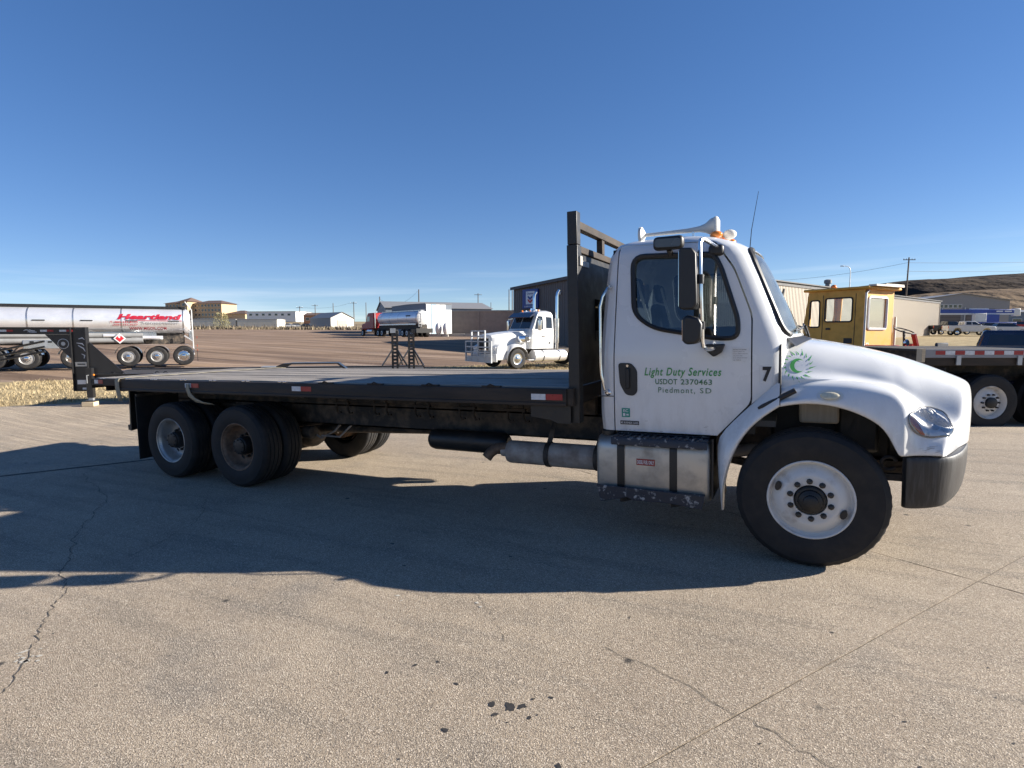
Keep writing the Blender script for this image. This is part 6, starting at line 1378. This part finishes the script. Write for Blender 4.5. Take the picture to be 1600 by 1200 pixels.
for k in range(14): part('deck_board', MB().box(.11, 8.55, .07 + k * .155, .218 + k * .155, .74, .785), M['dark_deck'], GT, smooth=None)
part('marker_light', MB().sphere((.10, -.07, .80), .05, .03, .03, 8, 5), M['amber'], GT)
for x in (.55, .78, 1.6, 1.8, 3.0, 3.2): part('tie_ring', MB().tube([(x - .05, -.03, .82), (x - .03, -.03, .86), (x + .03, -.03, .86), (x + .05, -.03, .82)], .012, 5), BK, GT)
jl = part('jack_leg', MB().box(-.02, .12, -.16, -.03, .22, .98).box(-.06, .16, -.19, 0, .12, .15), BK, GT); part('jack_foot', MB().box(.0, .10, -.14, -.05, .13, .30), M['galv'], jl); part('jack_crank', MB().tube([(.05, -.17, .8), (.05, -.25, .8), (.05, -.25, .6)], .012, 5), M['galv'], jl)
part('fender', MB().prism([(4.62, .985), (4.80, 1.06), (5.02, 1.075), (6.22, 1.075), (6.45, .90), (6.40, .88), (6.19, 1.04), (5.0, 1.04), (4.66, .84)], 1, -.42, -.07), BK, GT, bevel=.01); part('fender_step', MB().box(4.25, 4.6, -.40, -.08, .96, .985), M['galv'], GT)
for x in (5.15, 6.05): wheel_at(GT, x, -.38, .40, -1, M['rim_silver'], .24, .6, lugs=False, n=28); wheel_at(GT, x, 2.68, .40, 1, M['rim_silver'], .24, .6, lugs=False, n=28)
for x in (7.72, 8.18):
    rp = part('loading_ramp', MB().box(x - .10, x - .04, .20, .27, .80, 1.93).box(x + .03, x + .09, .20, .27, .80, 1.93), BK, GT, smooth=None)
    for k in range(10): part('ramp_rung', MB().box(x - .044, x + .034, .205, .255, .98 + k * .1, 1.04 + k * .1), BK, rp, smooth=None)
    part('ramp_strut', MB().bar((x - .06, .22, 1.42), (x - .36, .1, .95), .035, .035).bar((x + .05, .22, 1.42), (x + .33, .1, .95), .04, .04).bar((x + .05, .25, 1.38), (x + .20, .5, .95), .03, .03), BK, rp, smooth=None)
    part('ramp_foot', MB().box(x - .13, x + .02, .18, .28, 1.87, 2.0) if x < 8 else MB().box(x + .0, x + .11, .18, .28, 1.86, 1.98), M['galv'] if x < 8 else BK, rp, smooth=None)
blk = part('wooden_block', MB().box(-.13, .15, -.22, .03, 0, .115), M['tan_wood'], None, bevel=.008)
blk.matrix_world = GT.matrix_basis.copy(); tag(blk, 'pale wooden block under the gooseneck trailer jack foot', 'block')

# ---------------------------------------------------------------- yellow cabbed machine
Y = thing('yellow_machine', 'old mustard yellow machine cab with boxy windows behind the hood', 'work vehicle', eye(8.35, 13.5, -1.84), heading(.87, .5), None, True)     # x along the lit rear face, y away
def framed(nm, poly, holes, axis, a, b, m):
    o = part(nm, MB().prism(poly, axis, a, b), m, Y, smooth=None)
    for h in holes:
        c = part('cut', MB().prism(h, axis, min(a, b) - .1, max(a, b) + .1), None, Y); boolean(o, c); kill(c)
    return o
ZT, ZB = 2.84, .85
sidep = [(0.0, ZB), (1.45, ZB), (1.52, 1.9), (1.40, ZT), (0, ZT)]
HB = poly_round([(.08, 1.85), (1.30, 1.85), (1.27, 2.74), (.08, 2.74)], .07)
h1 = poly_round([(.28, 2.08), (.95, 2.08), (.95, 2.66), (.28, 2.66)], .07); h2 = poly_round([(1.08, 1.95), (1.36, 1.95), (1.34, 2.62), (1.10, 2.62)], .06)
near = framed('cab_side', sidep, [h1, h2], 0, 0, .05, M['yellow']); far = framed('cab_side', sidep, [HB], 0, 1.25, 1.30, M['yellow'])
back = framed('cab_rear', [(.052, ZB), (1.248, ZB), (1.248, ZT), (.052, ZT)], [poly_round([(.16, 1.90), (.98, 1.90), (.98, 2.66), (.16, 2.66)], .08)], 1, 0, .05, M['yellow'])
fro = framed('cab_front', [(.052, ZB), (1.248, ZB), (1.248, ZT), (.052, ZT)], [poly_round([(.12, 1.70), (1.18, 1.70), (1.18, 2.74), (.12, 2.74)], .08)], 1, 1.39, 1.43, M['yellow'])
def seal_y(pts, axis, d, m, r=.025): return part('window_frame', MB().tube([((d, p[0], p[1]) if axis == 0 else (p[0], d, p[1])) for p in pts], r, 5, True), m, Y)
seal_y(h1, 0, -.005, M['seal'], .02); seal_y(h2, 0, -.005, M['seal'], .02); seal_y(poly_round([(.16, 1.90), (.98, 1.90), (.98, 2.66), (.16, 2.66)], .08), 1, -.008, M['sticker'], .03)
part('window_pane', MB().add([(.16, .02, 1.9), (.98, .02, 1.9), (.98, .02, 2.66), (.16, .02, 2.66)], [(0, 1, 2, 3)]), M['shop_glass'], Y, smooth=None); part('window_pane', MB().add([(.02, .28, 2.08), (.02, .95, 2.08), (.02, .95, 2.66), (.02, .28, 2.66)], [(0, 1, 2, 3)]), M['shop_glass'], Y, smooth=None)
part('window_slide', MB().bar((.01, .70, 2.09), (.01, .58, 2.65), .05, .04), M['hub'], Y)
part('cab_roof', MB().box(-.07, 1.42, -.12, 1.52, ZT + .002, ZT + .07), M['yellow'], Y, bevel=.03); part('roof_rail', MB().box(.1, 1.35, -.20, -.02, ZT + .075, ZT + .115).box(.6, 1.42, -.16, -.06, ZT + .12, ZT + .145), M['cream'], Y, smooth=None)
part('roof_beacon', MB().sphere((.15, .85, ZT + .10), .075, .075, .07, 10, 6), M['amber'], Y); part('corner_post', MB().tube([(.0, -.03, ZB), (.0, -.03, 2.75), (.1, -.03, ZT - .02)], .025, 6), M['galv'], Y)
part('door_seam', MB().box(-.006, -.002, 1.0, 1.012, ZB, 2.75).box(-.006, -.002, .20, .212, ZB, 2.75), M['seal'], Y); part('door_latch', MB().box(-.03, -.003, .80, .90, 1.88, 1.93), M['hub'], Y)
part('data_plate', MB().box(-.008, -.002, .25, .45, 1.55, 1.68), M['hub'], Y); part('vent_opening', MB().box(.72, 1.05, -.008, -.002, 1.15, 1.42), M['ink'], Y); part('unit_letters', MB().box(.14, .16, -.006, -.002, 1.45, 1.57).box(.24, .26, -.006, -.002, 1.45, 1.57).box(.16, .24, -.006, -.002, 1.55, 1.57), M['sticker'], Y)
part('mirror_arm', MB().tube([(-.02, 1.45, 1.75), (-.25, 1.55, 1.55), (-.28, 1.55, 1.25)], .018, 5).tube([(-.02, 1.4, 1.6), (-.1, 1.75, 1.25)], .02, 5), M['hub'], Y)
part('chassis_deck', MB().box(-.9, 3.3, -.2, 5.0, .55, .84), M['yellow'], Y, bevel=.02); part('engine_cover', MB().box(1.4, 2.8, .4, 3.0, .85, 1.30), M['yellow'], Y, bevel=.05); part('seat', MB().box(.35, .9, .4, .9, .86, 1.3).box(.35, .9, .3, .42, 1.3, 1.9), M['seat'], Y, bevel=.04)
part('side_pipes', MB().tube([(1.38, -.02, .8), (1.38, -.02, 2.2)], .03, 6).tube([(1.46, .05, .8), (1.46, .05, 1.75), (1.6, .1, 2.0)], .025, 6), M['cream'], Y)
for x in (-.9, 3.2):
    for y in (.6, 3.9): part('wheel', MB().lathe([(.2, 0), (.3, -.03), (.3, -.05), (.5, -.02), (.55, -.08), (.55, -.3), (.5, -.34)], '-y', (0, 0, 0), 28), M['rubber'], Y); w_ = Y.children[-1]; w_.matrix_local = Matrix.Translation((x, y, .55)) @ Matrix.Rotation(math.pi / 2, 4, 'Z')
# small red open machine with its steering wheel showing
RT = thing('open_tractor', 'small red open tractor with bare steering wheel beside the yellow cab', 'tractor', eye(9.02, 13.0, -1.84), heading(.9, .43), None, True)
a_ = np.linspace(0, 6.2832, 25)[:-1]
part('steering_wheel', MB().tube([(.02 + .20 * math.cos(t), .05 + .19 * math.sin(t), 1.86 + .07 * math.sin(t)) for t in a_], .014, 6, True).bar((-.17, .05, 1.86), (.21, .05, 1.86), .025, .012).tube([(.02, .05, 1.86), (.0, .02, 1.5)], .025, 6), M['hub'], RT)
part('hood', MB().box(-.32, .1, .1, 1.6, 1.0, 1.52), M['red_paint'], RT, bevel=.06); part('seat', MB().box(-.25, .2, -.75, -.3, 1.25, 1.32).box(-.25, .2, -.8, -.74, 1.32, 1.6), M['seat'], RT, bevel=.03)
part('gauge', MB().lathe([(.08, 0), (.085, .03), (.07, .05)], '-y', (-.02, -.02, 1.58), 14), M['chrome'], RT); part('frame', MB().box(-.3, .3, -1.0, 1.7, .6, .99), M['red_paint'], RT, bevel=.03)
br = part('perforated_bar', MB().bar((.22, -.05, 1.78), (.50, -.12, 1.0), .10, .05), M['red_paint'], RT); br2 = part('perforated_bar', MB().bar((.30, .05, 1.55), (.62, .0, 1.0), .09, .05), M['red_paint'], RT)
for k in range(6):
    p = Vector((.22, -.085, 1.74)).lerp(Vector((.50, -.155, 1.04)), k / 5); part('bar_hole', MB().lathe([(.018, 0), (.018, .006)], '-y', p, 8), M['sticker'], br)
for x in (-.62, .62):
    for y, r in ((-.5, .55), (1.3, .38)): part('wheel', MB().lathe([(r * .4, 0), (r * .55, -.02), (r * .9, 0), (r, -.06), (r, -.22), (r * .9, -.26)], 'x', (x + (.13 if x > 0 else .13), y, r), 24), M['rubber'], RT)

# ---------------------------------------------------------------- flatbed truck at the right edge with taped side rail
F2 = thing('parked_flatbed', 'dark flatbed truck at the right edge with red and white taped side rail', 'truck', eye(7.4, 10.15, -1.80), heading(1, 0), None, True)     # x to the right, near side -y
part('side_rail', MB().box(0, 6.5, -.02, .03, 1.33, 1.485), M['grey_rib'], F2, smooth=None, bevel=.004); part('lower_rail', MB().box(.02, 6.5, 0, .05, 1.19, 1.325), M['rail'], F2, smooth=None)
for k in range(34): part('red_tape' if k % 2 == 0 else 'white_tape', MB().box(.18 + k * .176, .18 + k * .176 + .172, -.0235, -.0205, 1.385, 1.455), M['red_tape'] if k % 2 == 0 else M['white_tape'], F2, smooth=None)
for k in range(5): part('stake_pocket', MB().box(.55 + k * 1.1, .63 + k * 1.1, -.045, -.022, 1.20, 1.37), M['galv'], F2, smooth=None)
part('wood_edge', MB().box(-.06, -.002, -.02, .12, 1.25, 1.49), M['tan_wood'], F2, smooth=None)
for k in range(14): part('deck_board', MB().box(.0, 6.5, .04 + k * .17, .20 + k * .17, 1.44, 1.48), M['dark_deck'], F2, smooth=None)
for k in range(12): part('deck_crossmember', MB().box(.2 + k * .52, .28 + k * .52, .06, 2.35, 1.20, 1.43), M['chassis'], F2, smooth=None)
part('frame_rail', MB().box(-.3, 6.5, .75, .83, .85, 1.19).box(-.3, 6.5, 1.6, 1.68, .85, 1.19), M['chassis'], F2, smooth=None); part('mud_flap', MB().box(.42, .44, .05, .7, .25, 1.15), M['rubber'], F2); part('rear_guard', MB().box(-.1, 0, .3, 2.1, .55, .65).box(-.1, 0, .5, .58, .65, 1.2).box(-.1, 0, 1.8, 1.88, .65, 1.2), M['chassis'], F2)
for x in (1.25, 2.57):
    for s, y in ((-1, .0), (1, 2.42)):
        wheel_at(F2, x, y, .515, s, M['rim_white'], .29, .58, depth=.10, n=48)
        part('inner_tyre', MB().lathe([(.3, 0), (.45, .02), (.515, -.04), (.515, -.24), (.45, -.28), (.3, -.26)], '-y' if s < 0 else 'y', (x, y - s * .33, .515), 32, False), M['rubber'], F2)
    part('axle', MB().tube([(x, .2, .515), (x, 2.2, .515)], .08, 8), M['chassis'], F2)
part('cab', MB().box(5.2, 6.9, .05, 2.35, 1.0, 2.7), M['trailer_black'], F2, bevel=.1)
for s, y in ((-1, .05), (1, 2.37)): wheel_at(F2, 7.6, y, .515, s, M['rim_white'], .29, .58, n=32)
